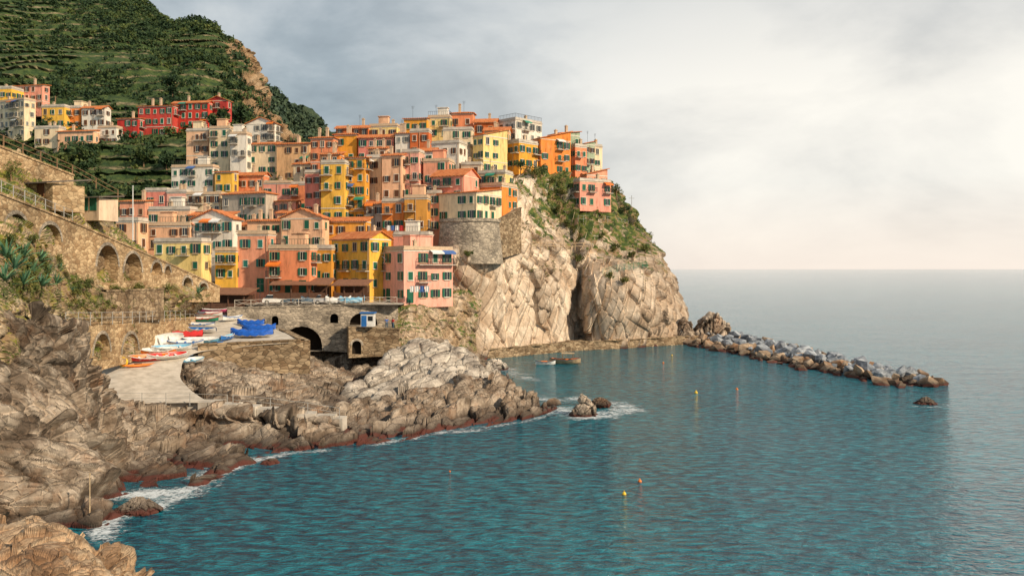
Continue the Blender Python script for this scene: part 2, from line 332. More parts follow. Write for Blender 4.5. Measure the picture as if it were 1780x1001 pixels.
# ---------------- terrain
def terr(per,amp):
    def post(g):
        P=g.reshape(-1,3); w=(fbm(P/30,3,5)+1)*2.2
        z=P[:,2]+w+fbm(P/7,2,6)*.9; fr=(z/per)%1.0; m=np.clip((fbm(P/32,3,9)+.3)*2,0,1)
        P=P.copy(); P[:,1]+=-(1-fr)*amp*m+amp*.5
        P=P+(fbm(P/2.5,3,91)*.5)[:,None]*np.array([0,-1,.4])
        return P.reshape(g.shape)
    return post
X0=[-120,60,180,245,292,345,390,420,448,470,520]; X1=[-120,60,180,245,292,340,384,412,440,470,520]
cragd=rockd(5.0,18,61,rot(.3,.6),(1,1,1.6),.3,small=1.0)
patch('hillside',[
 rowy(X0,[-90,-60,-30,-2,36,42,74,90,136,200,250],[470,460,450,440,430,420,400,385,370,360,350]),
 row((-120,-90,420),(60,-60,415),(180,-32,400),(245,-4,395),(292,34,380),(350,42,365),(396,72,345),(424,86,335),(446,130,325),(462,185,318),(480,230,310)),
 rowy([-120,60,180,245,292,340,384,412,444,462,480],[20,30,40,60,80,92,120,140,175,215,250],[360,355,350,345,335,325,315,308,304,300,296]),
 rowy([-120,60,180,245,292,340,384,412,440,462,480],[110,115,125,130,140,150,165,180,205,235,265],[310,305,300,295,290,285,282,280,278,276,270]),
 rowy(X1,[190,195,200,205,210,215,220,225,240,260,290],[262,258,255,252,250,250,248,246,244,242,240]),
 rowy(X1,[250]*6+[255,260,270,290,310],[238,236,234,232,232,232,230,228,226,222,218]),
 rowy(X1,[312]*11,[212,210,208,208,206,206,206,206,206,206,204]),
 rowy(X1,[395]*11,[186]*11),rowy(X1,[470]*11,[162]*11),rowy(X1,[545]*11,[150]*11)],
 420,460,'terraced_hill',lambda P:fbm(P/28,4,3)*3+cragd(P)*np.clip((P[:,0]+.36*P[:,1])/16,0,1)*(P[:,2]>45),terr(4,2.6))
patch('distant_hill',[rowy([380,440,460,500,545,575,590,610],[150,138,142,172,195,228,245,300],[560,555,550,545,540,535,535,535]),
 rowy([380,440,460,500,540,565,580,600],[170,160,165,195,220,250,262,310],[500]*8),
 rowy([380,440,460,500,535,555,570,600],[240,230,235,245,262,280,290,330],[430]*8),rowy([380,440,460,500,535,555,570,600],[330]*8,[370]*8)],160,110,'far_hill',lambda P:fbm(P/22,5,8)*7)
patch('village_slope',[rowy([500,600,700,800,900,980,1040],[255,245,235,230,235,260,300],[222,215,212,212,212,214,214]),
 rowy([500,600,700,800,900,980,1040],[320,310,300,300,290,300,315],[198,194,190,188,194,202,209]),
 rowy([500,600,700,800,900,980,1040],[400,395,385,385,350,345,350],[174,170,168,168,182,194,206]),
 rowy([500,600,700,800,900,980,1040],[520,520,500,440,400,400,400],[156,154,156,164,180,192,204])],140,110,'village_ground',lambda P:fbm(P/6,4,12)*.8)
c5=row((700,625,140),(722,612,142),(780,604,146),(835,602,151),(890,603,157),(940,599,164),(985,594,170),(1003,592,180),(1022,590,171),(1080,588,172),(1145,592,178),(1200,597,186),(1200,596,196))
patch('headland_cliff',[
 row((640,500,162),(700,470,164),(750,420,172),(800,385,175),(870,335,186),(930,282,205),(965,288,212),(985,290,212),(1020,300,214),(1055,320,218),(1072,338,222),(1090,360,224),(1085,362,232)),
 row((640,505,158),(700,475,159),(750,428,162),(800,398,160),(868,325,172),(925,299,180),(960,303,186),(985,306,188),(1015,311,193),(1056,322,203),(1078,343,207),(1098,366,210),(1088,366,222)),
 row((650,520,155),(700,500,154),(752,452,152),(805,445,148.5),(868,420,158),(925,372,174),(960,370,180),(986,370,183),(1015,370,184.5),(1064,370,192),(1092,390,200),(1120,408,205),(1115,408,218)),
 row((665,535,151),(712,525,151),(764,474,149.5),(822,458,149.5),(878,444,158),(930,446,166),(975,462,171),(1000,470,179),(1025,464,176),(1062,448,181),(1108,436,190),(1142,440,199),(1140,440,212)),
 row((680,555,147),(718,552,147),(767,520,149),(826,500,151),(884,495,158),(935,497,164),(982,502,169),(1003,504,181),(1018,502,171),(1068,492,171),(1124,482,180),(1166,482,193),(1164,482,206)),
 row((690,590,143),(720,582,144),(772,562,148),(831,550,152),(888,550,158),(938,550,164),(984,552,169),(1003,552,181),(1019,546,170),(1076,542,170),(1134,540,176),(1184,532,190),(1182,532,202)),
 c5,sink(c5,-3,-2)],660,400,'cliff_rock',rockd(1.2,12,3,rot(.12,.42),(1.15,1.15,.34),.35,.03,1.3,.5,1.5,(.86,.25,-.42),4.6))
patch('pink_house_ledge',[row((680,524,142),(720,524,142),(760,516,146),(800,500,150),(840,520,153)),row((682,530,132),(712,530,132),(748,527,137),(795,514,143),(835,540,148)),
 row((684,556,130),(715,560,131),(752,562,136),(795,565,142.5),(828,580,147)),row((690,600,129),(722,600,130),(760,605,137),(800,612,143),(830,610,148)),row((690,640,128),(722,640,129),(760,640,136),(800,640,144),(830,640,149))],120,90,'ledge_rock',rockd(.35,3.2,71))
patch('harbour_slope',[
 row((-160,235,88),(0,255,92),(60,277,97),(130,315,104),(205,398,114),(290,462,128),(365,497,142)),
 row((-160,320,72),(0,335,76),(60,348,83),(130,380,94),(210,425,104),(290,470,117),(365,500,130)),
 row((-160,405,62),(0,408,65),(60,416,72),(118,445,85),(200,485,95.5),(285,490,109),(368,505,123)),
 row((-160,455,59),(0,455,62),(60,462,70),(118,475,82),(200,505,92),(285,507,105.3),(362,516,118.5)),
 row((-160,500,57),(0,500,60),(60,505,68),(118,520,80),(200,530,90.5),(285,533,106),(355,538,121)),
 row((-160,560,54),(0,552,58),(60,548,66),(125,552,81),(200,551,91),(275,551,104.8),(340,549,122)),
 row((-160,640,54),(0,640,58),(60,640,66),(125,640,81.5),(200,630,91.5),(275,605,105),(340,585,122.5))],300,280,'earth_rock',rockd(.45,2.4,5))
sr=row((-90,945,50),(0,945,50.5),(90,932,52),(185,917,53.2),(225,893,56),(268,880,57.8),(345,845,63.2),(430,802,71.2),(505,785,75.2),(600,777,77))
patch('rocky_shore',[
 row((-90,640,66),(0,640,68),(60,620,70),(128,640,78),(168,670,84),(196,722,88),(300,728,92),(380,732,94),(470,738,92),(600,745,90)),
 row((-90,545,56),(0,552,59),(62,548,63),(128,568,71),(164,625,76.5),(194,704,80.0),(300,712,81.6),(380,716,81.9),(470,722,82.0),(590,732,82.3)),
 row((-90,640,53),(0,640,57),(70,640,61),(140,655,66),(182,702,71),(218,744,75),(310,736,79),(395,734,80.6),(480,738,81.2),(592,746,81.6)),
 row((-90,740,51),(0,740,54),(75,740,58),(150,740,62),(200,770,66),(235,790,69),(318,772,74),(405,758,78),(488,755,79.5),(594,758,80)),
 row((-90,850,50),(0,850,52),(85,840,54.5),(160,830,58),(210,838,61),(250,838,63),(330,807,68.5),(418,779,75),(497,769,77.3),(597,765,78.5)),
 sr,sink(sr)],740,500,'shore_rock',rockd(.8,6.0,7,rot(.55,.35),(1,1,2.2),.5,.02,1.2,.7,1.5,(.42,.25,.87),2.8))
rr=row((520,784,75.2),(590,778,76.5),(640,772,78),(700,764,80.2),(760,750,83.9),(810,743,86),(860,738,87.8),(905,731,90.1),(938,724,92.6),(960,716,95.6),(962,708,99))
patch('rocky_ridge',[
 row((560,745,95),(630,705,114),(690,665,126),(745,645,134),(800,645,134),(850,650,130),(890,665,125)),
 row((590,690,104),(640,647,112),(690,610,121),(740,592,124),(795,608,121),(842,640,115),(880,676,110)),
 row((590,710,99),(645,672,106),(700,640,113),(755,624,115),(805,644,111),(850,666,107),(882,692,104)),
 row((595,735,93),(650,705,98),(710,680,103),(765,660,106),(815,672,104),(855,690,102),(884,706,100)),
 row((600,770,88),(655,750,92),(715,730,96),(770,715,99),(820,720,98),(858,730,97),(885,740,96))],420,330,'ridge_rock',rockd(.65,7.0,11,rot(.2,.9),(1,1,1.9),.45,.02,1.2,.6,1.35,(-.5,.3,.8),2.8))
patch('rocky_spur',[
 row((520,760,90),(590,745,96),(640,735,100),(700,720,106),(760,700,110),(815,690,113),(862,690,112),(905,700,108),(938,710,103),(960,718,101),(964,716,100)),
 row((515,730,84.5),(580,718,89),(635,705,94),(695,695,98),(755,679,101),(815,654,104),(862,658,104),(905,675,101),(935,696,98.5),(955,708,98.5),(963,709,99)),
 row((517,740,81),(583,730,85),(637,720,89),(698,708,92),(758,697,95),(814,678,98),(862,679,99),(905,690,97.5),(937,704,96.5),(957,710,97.5),(963,708,99)),
 row((518,760,78),(586,752,80.5),(638,742,84),(699,734,86),(759,722,89),(812,706,92),(861,703,94),(905,708,94.5),(938,713,94.5),(959,713,96.5),(963,708,99)),
 rr,sink(rr)],580,300,'spur_rock',rockd(.7,5.4,19,rot(.3,.95),(1,1,2.4),.5,.02,1.2,.7,1.3,(-.55,.3,.78),2.5))
patch('inlet_rock',[
 row((470,580,136),(540,600,134),(600,600,134),(680,590,136),(740,580,140),(790,600,142)),
 row((480,600,126),(540,625,126),(600,630,128),(680,615,131),(750,600,134),(820,612,140)),
 row((490,640,118),(550,655,119),(610,655,122),(690,640,128),(770,625,132),(850,628,140)),
 row((500,690,108),(560,690,110),(620,695,112),(700,668,118),(780,650,128),(860,640,136))],240,140,'shore_rock',rockd(.9,4,17))
patch('quay_rock',[
 row((215,655,97),(290,640,99),(345,618,103),(430,625,108),(515,628,114),(570,640,117),(620,650,118)),
 row((220,676,93),(300,662,95),(352,636,100),(430,640,104),(510,648,107),(560,660,109),(606,675,110)),
 row((245,700,88),(318,684,91),(358,656,96),(430,660,99),(505,670,100),(555,685,100),(606,692,102)),
 row((260,720,86),(322,708,88),(364,692,90),(430,698,91.5),(500,704,92),(550,711,92),(604,718,94)),
 row((260,745,86),(310,730,87),(362,718,88),(430,718,88),(500,722,88),(550,728,88),(600,735,89))],340,180,'shore_rock',rockd(.5,4.4,23,rot(.2,.2),(1,1,3.2),small=.7,ledge=1.1,bed=(.2,.1,.97),per=2.0))
nr=row((-60,1060,24),(20,1060,24),(80,1060,24),(130,1060,24.5),(180,1060,25),(220,1060,26),(245,1050,27),(262,1040,28.5))
patch('near_rock',[row((-60,960,34),(20,965,34),(80,970,34),(130,980,34),(180,985,34),(218,995,34),(245,1020,34),(270,1040,34)),
 row((-60,912,29),(20,914,29),(65,906,29.5),(105,922,30),(160,948,30),(205,950,30.5),(232,985,30.5),(252,1006,30.5)),
 row((-60,960,26),(20,958,26.5),(75,953,27),(120,966,27),(170,978,27.5),(210,990,28.5),(238,1012,29),(256,1020,29.5)),
 nr,[(x,y-2,-2) for x,y,z in nr]],420,300,'near_rock',rockd(.36,2.6,29,rot(.5,.4),(1,1,2.0),small=.8,tilt=1.2,ledge=.55,bed=(.3,.3,.9),per=1.2))
y0=row((165,700,82.2),(235,700,82.4),(290,700,82.8),(362,699,83))
yard=[[(x,y-.1,z-3) for x,y,z in y0],[(x,y-.05,z-.02) for x,y,z in y0],y0,row((160,668,87.5),(220,666,88),(270,669,88.5),(326,672,88.8)),
 row((155,642,92.5),(230,641,93),(268,644,93.5),(314,648,94)),row((150,622,98),(250,617,99),(295,616,99.5),(345,612,100.8)),
 row((200,604,103),(330,600,104),(400,598,104),(516,594,106)),row((240,592,109),(340,587,110),(420,584,110),(505,583,111.5)),row((270,578,117),(350,568,118),(410,570,118),(480,572,119)),
 row((300,545,125),(360,540,127),(395,538,128),(440,552,126))]
patch('slipway',yard,90,150,'pale_concrete',lambda P:fbm(P/3,3,4)*.05,smooth=False)
patch('promenade',[[(-58,127.6,11.35),(-35,127.6,11.3),(-17.5,128,11.3)],[(-58,140,11.4),(-35,140,11.4),(-17.5,140,11.4)],[(-60,156,11.5),(-35,156,11.5),(-17,156,11.5)]],20,20,'concrete')
fw=row((815,610,150),(880,612,155),(950,606,162),(1010,598,168),(1080,594,172),(1150,596,178),(1215,600,183))
fw0=[(x*1.04,y+6,1.75) for x,y,z in fw]; fw=[(x,y,1.7) for x,y,z in fw]
patch('cliff_foot_path',[fw0,fw,[(x,y-.3,1.6) for x,y,z in fw],[(x,y-.7,-2) for x,y,z in fw]],160,16,'stone_dark',lambda P:fbm(P/2,3,4)*.25)
# ---------------- walls with arches
def arch_wall(name,label,cat,mat,A,B,ba,bb,arches=(),thick=1.3,depth=1.0):
    a=Vector(W(*A)); b=Vector(W(*B)); za=W(A[0],ba,A[2])[2]; zb=W(B[0],bb,B[2])[2]
    u=Vector((b.x-a.x,b.y-a.y,0)); L=u.length; u/=L; n=Vector((u.y,-u.x,0))
    if n.dot(Vector((-a.x,-a.y,0)))<0: n=-n
    top=lambda s:a.z+(b.z-a.z)*s/L
    bot=lambda s:za+(zb-za)*s/L
    root=empty(name,(a.x,a.y,min(za,zb)),0,label,cat); O=Vector((a.x,a.y,min(za,zb)))
    P=lambda s,z,d=0:Vector((a.x,a.y,0))+u*s-n*d+Vector((0,0,z))-O
    def sol(px):
        k=(px-890)/F; return (k*a.y-a.x)/(u.x-k*u.y)
    m=MB(); rc=[]; cur=0
    def q(s0,s1,l0,l1,h0,h1):
        m.add([P(s0,l0),P(s1,l1),P(s1,h1),P(s0,h0)],[(0,1,2,3)])
    for (p0,p1,pt,pb) in arches:
        s0,s1=sol(p0),sol(p1); Y=a.y+u.y*(s0+s1)/2; zt=H-(pt-467)/F*Y; zl=H-(pb-467)/F*Y
        zt=min(zt,min(top(s0),top(s1))-.15); q(cur,s0,bot(cur),bot(s0),top(cur),top(s0)); cur=s1
        hw=(s1-s0)/2; c=(s0+s1)/2; r=min(hw,(zt-zl)*.8); N=10
        ss=[c-hw*math.cos(math.pi*k/N) for k in range(N+1)]; zc=[zt-r+r*math.sin(math.pi*k/N) for k in range(N+1)]
        for k in range(N):
            q(ss[k],ss[k+1],zc[k],zc[k+1],top(ss[k]),top(ss[k+1]))
            if bot(c)<zl: q(ss[k],ss[k+1],bot(ss[k]),bot(ss[k+1]),zl,zl)
            m.add([P(ss[k],zc[k]),P(ss[k+1],zc[k+1]),P(ss[k+1],zc[k+1],depth),P(ss[k],zc[k],depth)],[(0,1,2,3)])
        for s in (s0,s1): m.add([P(s,zl),P(s,zt-r),P(s,zt-r,depth),P(s,zl,depth)],[(0,1,2,3)])
        m.add([P(s0,zl),P(s1,zl),P(s1,zl,depth),P(s0,zl,depth)],[(0,1,2,3)])
        r_=MB(); r_.add([P(s0,zl,depth-.02)]+[P(s,z,depth-.02) for s,z in zip(ss,zc)]+[P(s1,zl,depth-.02)],[tuple(range(N+3))])
        rc.append(r_)
        v_=MB()
        for k in range(N):
            f=lambda kk,e:(c-(hw+e)*math.cos(math.pi*kk/N),zt-r+(r+e)*math.sin(math.pi*kk/N))
            o0,o1=f(k,.35),f(k+1,.35)
            v_.add([P(ss[k],zc[k],-.07),P(ss[k+1],zc[k+1],-.07),P(o1[0],o1[1],-.07),P(o0[0],o0[1],-.07),P(o0[0],o0[1],.0),P(o1[0],o1[1],.0)],[(0,1,2,3),(3,2,5,4)])
        rc.append(('v',v_))
    q(cur,L,bot(cur),bot(L),top(cur),top(L))
    m.add([P(0,top(0)),P(L,top(L)),P(L,top(L),thick),P(0,top(0),thick)],[(0,1,2,3)])
    m.add([P(0,bot(0)),P(0,top(0)),P(0,top(0),thick),P(0,bot(0),thick)],[(0,1,2,3)])
    m.add([P(L,bot(L)),P(L,top(L)),P(L,top(L),thick),P(L,bot(L),thick)],[(0,1,2,3)])
    m.build('masonry',mat,root)
    cp=MB(); cp.add([P(-.05,top(0)-.02,-.1),P(L+.05,top(L)-.02,-.1),P(L+.05,top(L)+.2,-.1),P(-.05,top(0)+.2,-.1),P(-.05,top(0)+.2,.5),P(L+.05,top(L)+.2,.5),P(L+.05,top(L)-.02,.5),P(-.05,top(0)-.02,.5)],[(0,1,2,3),(3,2,5,4),(4,5,6,7)])
    cp.build('coping',mat,root)
    for r_ in rc:
        if isinstance(r_,tuple): r_[1].build('arch_ring','stone_grey',root)
        else: r_.build('recess','stone_dark' if 'blind' in label else 'dark_void',root)
    return root
arch_wall('stone_viaduct','upper stretch of stone viaduct wall with two low arches above the agaves','wall','stone_warm',(-40,322,64),(128,388,84),450,480,[(6,50,372,420),(68,106,390,425)],depth=1.8)
arch_wall('stone_viaduct','warm stone viaduct wall with two tall blind arches and three small ones','wall','stone_warm',(128,388,84),(300,462,109),530,520,[(168,205,426,492),(215,246,440,488),(263,281,453,478),(286,296,460,478)],depth=1.5)
arch_wall('stone_viaduct','lower end of stone viaduct wall descending to the harbour pavilion','wall','stone_warm',(300,462,109),(382,500,122),525,525,[(318,333,482,500),(346,360,492,505)])
arch_wall('retaining_wall','orange brown stone retaining wall under the top left fence','wall','stone_warm',(-40,240,80),(128,306,98),330,360,[])
arch_wall('retaining_wall','rough low stone wall between the viaduct and the railed path','wall','stone_dark',(184,507,88.6),(285,503,104),560,555,[])
arch_wall('boatyard_wall','stone wall with two dark arched openings beside the red boats','wall','stone_warm',(112,566,78),(340,553,120),660,600,[(162,191,580,628),(212,240,580,620)],depth=2)
arch_wall('quay_wall','squared rubble quay wall below the blue covered boats','wall','stone_dark',(344,600,101.2),(522,592,106),645,650,[])
arch_wall('quay_wall','short dark return side of the quay wall beside the inlet','wall','stone_dark',(522,592,106),(486,574,119),650,610,[])
arch_wall('harbour_bridge','grey stone harbour bridge wall with large arch over the inlet','bridge','stone_grey',(395,536,124),(600,531,128),600,612,[(472,484,549,565),(488,560,567,611),(574,588,545,562)],depth=3)
arch_wall('harbour_bridge','right hand stretch of harbour bridge wall with wide low arch','bridge','stone_grey',(600,531,128),(692,530,130),612,600,[(608,656,543,566)],depth=2)
arch_wall('stone_pier','dark stone block pier with square opening beside the inlet','pier','stone_dark',(606,570,124),(694,573,126),622,618,[(612,628,592,616)],thick=4)
arch_wall('bastion_wall','tall rubble bastion wall right of the round tower','wall','stone_dark',(868,385,154),(906,362,163),450,440,[])
def tower():
    c=Vector(W(817,382,155)); r=5.7; zt=c.z; root=empty('round_bastion',(c.x,c.y,zt-7.5),0,'rounded stone bastion standing on top of the pale cliff','bastion')
    m=MB(); n=40; vs=[]
    for z,rr in ((-1,r*1.12),(6.9,r),(6.9,r+.25),(7.5,r+.25),(7.5,0.01)):
        vs+=[(rr*math.cos(2*math.pi*k/n),rr*math.sin(2*math.pi*k/n),z) for k in range(n)]
    fs=[(j*n+k,j*n+(k+1)%n,(j+1)*n+(k+1)%n,(j+1)*n+k) for j in range(4) for k in range(n)]
    m.add(vs,fs); m.build('masonry','stone_grey',root)
tower()
# ---------------- windows
def wmeshes():
    w,h=.9,1.4
    m=MB(); b=.11; d=-.08
    m.box(-w/2-b,-w/2,d,0,-b,h+b).box(w/2,w/2+b,d,0,-b,h+b).box(-w/2,w/2,d,0,h,h+b).box(-w/2,w/2,d,0,-b,0)
    m.box(-w/2-b-.06,w/2+b+.06,d-.1,d-.002,-b-.05,-b+.05).box(-.03,.03,-.05,0,0,h)
    A=m.mesh('window_frame','frame_white'); B=m.mesh('window_frame_tan','frame_tan')
    p=MB(); p.box(-w/2,-.03,-.02,0,0,h).box(.03,w/2,-.02,0,0,h); Pn=p.mesh('pane','glass')
    S={}
    for c in ('green','brown','teal','grey'):
        q=MB(); q.box(-.22,.22,-.05,0,0,h); S[c]=q.mesh('shutter','shutter_'+c)
    D={}
    for c in ('green','brown'):
        q=MB(); q.box(-.5,.5,-.05,0,0,2.2).box(-.6,-.5,-.1,0,0,2.3).box(.5,.6,-.1,0,0,2.3).box(-.5,.5,-.1,0,2.2,2.3); D[c]=q.mesh('door','shutter_'+c)
    return A,B,Pn,S,D
WA,WB,WP,WS,WD=wmeshes()
def window(root,x,y,z,rz,R,sh,s=1.0):
    f=link('window',WA if R.random()<.75 else WB,root,(x,y,z),rz); f.scale=(s,1,s*R.uniform(.9,1.1))
    link('pane',WP,f)
    if sh is None: return
    k=R.random()
    if k<.6: offs=[(-.70,-.06),(.70,-.06)]
    elif k<.88: offs=[(-.225,-.03),(.225,-.03)]
    elif k<.95: offs=[(-.70,-.06),(.225,-.03)]
    else: return
    for ox,oy in offs: link('shutter',WS[sh],f,(ox,oy,0))
def balcony(root,x,y,z,rz,R,wd=2.0):
    m=MB(); m.box(-wd/2,wd/2,-.95,0,-.14,0); b=m.build('balcony','pale_concrete',root,(x,y,z),rz)
    r=MB(); n=int(wd/.25)
    for k in range(n+1):
        xx=-wd/2+.04+k*(wd-.08)/n; r.box(xx-.02,xx+.02,-.92,-.89,0,1)
    r.box(-wd/2,wd/2,-.94,-.88,1,1.06)
    for sx in (-1,1):
        r.box(sx*wd/2-.03,sx*wd/2+.03,-.9,0,1,1.06)
        for k in range(3): r.box(sx*wd/2-.015,sx*wd/2+.015,-.3*k-.3,-.3*k-.27,0,1)
    r.build('railing','iron',b)
    if R.random()<.3:
        a=MB(); c=R.choice(['cloth_white','paint_green','cloth_blue','paint_orange']); a.add([(-wd/2,-1.1,2.0),(wd/2,-1.1,2.0),(wd/2,0,2.5),(-wd/2,0,2.5),(-wd/2,-1.1,1.75),(wd/2,-1.1,1.75)],[(0,1,2,3),(0,1,5,4)]); a.build('awning',c,root,(x,y,z),rz)
def house(label,xl,xc,xr,yt,yb,Y,th,col,roof='flat',sh='green',ext=5,bal=.2,door=False,cat='house'):
    R=random.Random(int(xl*31+yt*7+Y)); th=math.radians(th); C=W(xc,yt,Y); zt=C[2]; zb=W(xc,yb,Y)[2]
    a=(xl-890)/F; L=(C[0]-a*Y)/(math.cos(th)+a*math.sin(th))
    if xr: 
        b=(xr-890)/F; den=math.sin(th)-b*math.cos(th); Mx=(b*Y-C[0])/den if abs(den)>.02 else 8
        Mx=min(max(Mx,3),14)
    else: Mx=8
    sl_=.25
    if roof=='flat' and 'flat' not in label and 'block' not in label and R.random()<.42: roof='shed'; sl_=.14
    root=empty('house',(C[0],C[1],zb),-th,label,cat); h=zt-zb
    m=MB(); m.box(-L,0,0,Mx,-ext,h)
    if roof=='gx': m.add([(0,0,h),(0,Mx,h),(0,Mx/2,h+Mx*.24)],[(0,1,2)]); m.add([(-L,0,h),(-L,Mx,h),(-L,Mx/2,h+Mx*.24)],[(0,1,2)])
    if roof=='gy': m.add([(0,0,h),(-L,0,h),(-L/2,0,h+L*.2)],[(0,1,2)]); m.add([(0,Mx,h),(-L,Mx,h),(-L/2,Mx,h+L*.2)],[(0,1,2)])
    if roof=='shed': m.add([(0,0,h),(0,Mx,h),(0,Mx,h+Mx*sl_)],[(0,1,2)]); m.add([(-L,0,h),(-L,Mx,h),(-L,Mx,h+Mx*sl_)],[(0,1,2)])
    m.build('wall','plaster_'+col,root)
    o=.4; r=MB(); rm='roof_tile'; e=.16
    def slab(pts):
        n=len(pts); r.add([(x,y,z) for x,y,z in pts]+[(x,y,z+e) for x,y,z in pts],[tuple(range(n))[::-1],tuple(range(n,2*n))]+[(i,(i+1)%n,n+(i+1)%n,n+i) for i in range(n)])
    if roof=='gx':
        k=.48; rz=h+Mx*.24+.01; ez=h-o*k+.01
        slab([(-L-o,-o,ez),(o,-o,ez),(o,Mx/2,rz),(-L-o,Mx/2,rz)]); slab([(-L-o,Mx+o,ez),(-L-o,Mx/2,rz+.002),(o,Mx/2,rz+.002),(o,Mx+o,ez)])
    elif roof=='gy':
        k=.4; rz=h+L*.2+.01; ez=h-o*k+.01
        slab([(-L-o,-o,ez),(-L/2,-o,rz),(-L/2,Mx+o,rz),(-L-o,Mx+o,ez)]); slab([(o,-o,ez),(o,Mx+o,ez),(-L/2,Mx+o,rz+.002),(-L/2,-o,rz+.002)])
    elif roof=='hip':
        q=min(L,Mx)/2; rz=h+q*.45; xa,xb=(-L+q,-q) if L>Mx else (-L/2-.05,-L/2+.05); ya,yb2=(Mx/2,Mx/2) if L>=Mx else (q,Mx-q)
        z0=h+.01
        r.add([(-L-o,-o,z0),(o,-o,z0),(o,Mx+o,z0),(-L-o,Mx+o,z0),(-L-o,-o,z0+e),(o,-o,z0+e),(o,Mx+o,z0+e),(-L-o,Mx+o,z0+e),(xa,ya,rz),(xb,ya,rz),(xb,yb2,rz),(xa,yb2,rz)],
          [(3,2,1,0),(0,1,5,4),(1,2,6,5),(2,3,7,6),(3,0,4,7),(4,5,9,8),(5,6,10,9),(6,7,11,10),(7,4,8,11),(8,9,10,11)])
    elif roof=='shed':
        slab([(-L-o,-o,h+.01-o*sl_),(o,-o,h+.01-o*sl_),(o,Mx+o,h+.01+(Mx+o)*sl_),(-L-o,Mx+o,h+.01+(Mx+o)*sl_)])
    else:
        rm='pale_concrete' if R.random()<.5 else 'chimney_plaster'
        r.box(-L-.18,.18,-.18,Mx+.18,h+.005,h+.16)
        p=.5
        r.box(-L,0,0,.2,h+.16,h+.16+p).box(-L,0,Mx-.2,Mx,h+.16,h+.16+p).box(-L,-L+.2,.2,Mx-.2,h+.16,h+.16+p).box(-.2,0,.2,Mx-.2,h+.16,h+.16+p)
        if roof=='rail':
            q=MB()
            n=int(L/.5)
            for k in range(n+1): q.box(-L+.05+k*(L-.1)/n-.02,-L+.05+k*(L-.1)/n+.02,.05,.09,h+.66,h+1.5)
            n=int(Mx/.5)
            for k in range(n+1): q.box(-.09,-.05,.1+k*(Mx-.2)/n-.02,.1+k*(Mx-.2)/n+.02,h+.66,h+1.5)
            q.box(-L,0,.04,.1,h+1.5,h+1.56).box(-.1,-.04,.1,Mx,h+1.5,h+1.56); q.build('terrace_railing','iron',root)
    ro=r.build('roof',rm,root)
    if roof in ('flat','rail') and L>4 and R.random()<.45:
        x1=-R.uniform(.1,.4)*L; s=MB(); s.box(x1-2.4,x1,Mx*.35,Mx*.8,h+.17,h+2.5).box(x1-2.6,x1+.2,Mx*.35-.2,Mx*.8+.2,h+2.503,h+2.65); s.build('roof_hut','plaster_'+R.choice(['cream','peach','white',col]),ro)
    for _ in range(R.choice([0,1,1,2])):
        cx=-R.uniform(.2,.8)*L; cy=R.uniform(.35,.75)*Mx; top=h+(2.0 if roof in('gx','gy','hip','shed') else 1.3)+R.uniform(0,.5)
        c=MB(); c.box(cx-.28,cx+.28,cy-.28,cy+.28,h+.2,top).box(cx-.36,cx+.36,cy-.36,cy+.36,top+.002,top+.14).box(cx-.15,cx+.15,cy-.15,cy+.15,top+.14,top+.34); c.build('chimney','chimney_plaster',ro)
    if R.random()<.35:
        cx=-R.uniform(.2,.8)*L; cy=Mx*.5; c=MB(); c.bar((cx,cy,h+.1),(cx,cy,h+3.4),.03)
        for k in range(4): c.bar((cx-.45+k*.05,cy,h+3.3-k*.18),(cx+.45-k*.05,cy,h+3.3-k*.18),.015)
        c.build('antenna','iron',ro)
    c=MB(); c.box(-L-.06,.06,-.06,0-.003,h-.28,h-.06).box(.003,.06,-.003,Mx,h-.28,h-.06); c.build('cornice','frame_white' if R.random()<.6 else 'plaster_beige',root)
    if R.random()<.5:
        xx=-R.choice([.25,L-.25,L*.5]); c=MB(); c.bar((xx,-.09,0),(xx,-.09,h-.1),.055,6); c.build('drainpipe','frame_tan',root)
    n=max(1,int(round(h/2.9))); fh=h/n
    if n>=3 and R.random()<.4:
        zb_=fh; c=MB(); c.box(-L-.05,.05,-.05,-.003,zb_-.1,zb_+.08).box(.003,.05,-.003,Mx,zb_-.1,zb_+.08); c.build('string_course','frame_white',root)
    def face(length,fx,rz):
        nc=max(1,int(round(length/2.2)))
        if length<1.2: return
        skip=R.random()<.4; sk=R.randrange(nc) if nc>2 and skip else -1
        for j in range(n):
            z=j*fh+fh*.5-.6
            if fh<2.2: z=j*fh+.45
            for i in range(nc):
                if i==sk or R.random()<.07: continue
                t_=(i+.5)/nc*length+R.uniform(-.08,.08)
                x,y=fx(t_)
                if door and j==0 and R.random()<.4:
                    link('door',WD['green' if sh!='brown' else 'brown'],root,(x,y,0.02),rz); continue
                s=min(1.0,length/nc/2.05)*R.choice([1,1,.85])
                window(root,x,y,z,rz,R,sh if R.random()<.94 else None,s)
                if j>0 and R.random()<bal: balcony(root,x,y,z-.35,rz,R,min(2.4,length/nc*.98))
    face(L,lambda t:(-L+t,0),0)
    nx=Vector((math.cos(-th),math.sin(-th)))
    if nx.dot(Vector((-C[0],-C[1])))>0: face(Mx,lambda t:(0,t),math.pi/2)
    if (-nx).dot(Vector((-C[0],-C[1])))>0: face(Mx,lambda t:(-L,t),-math.pi/2)
    return root
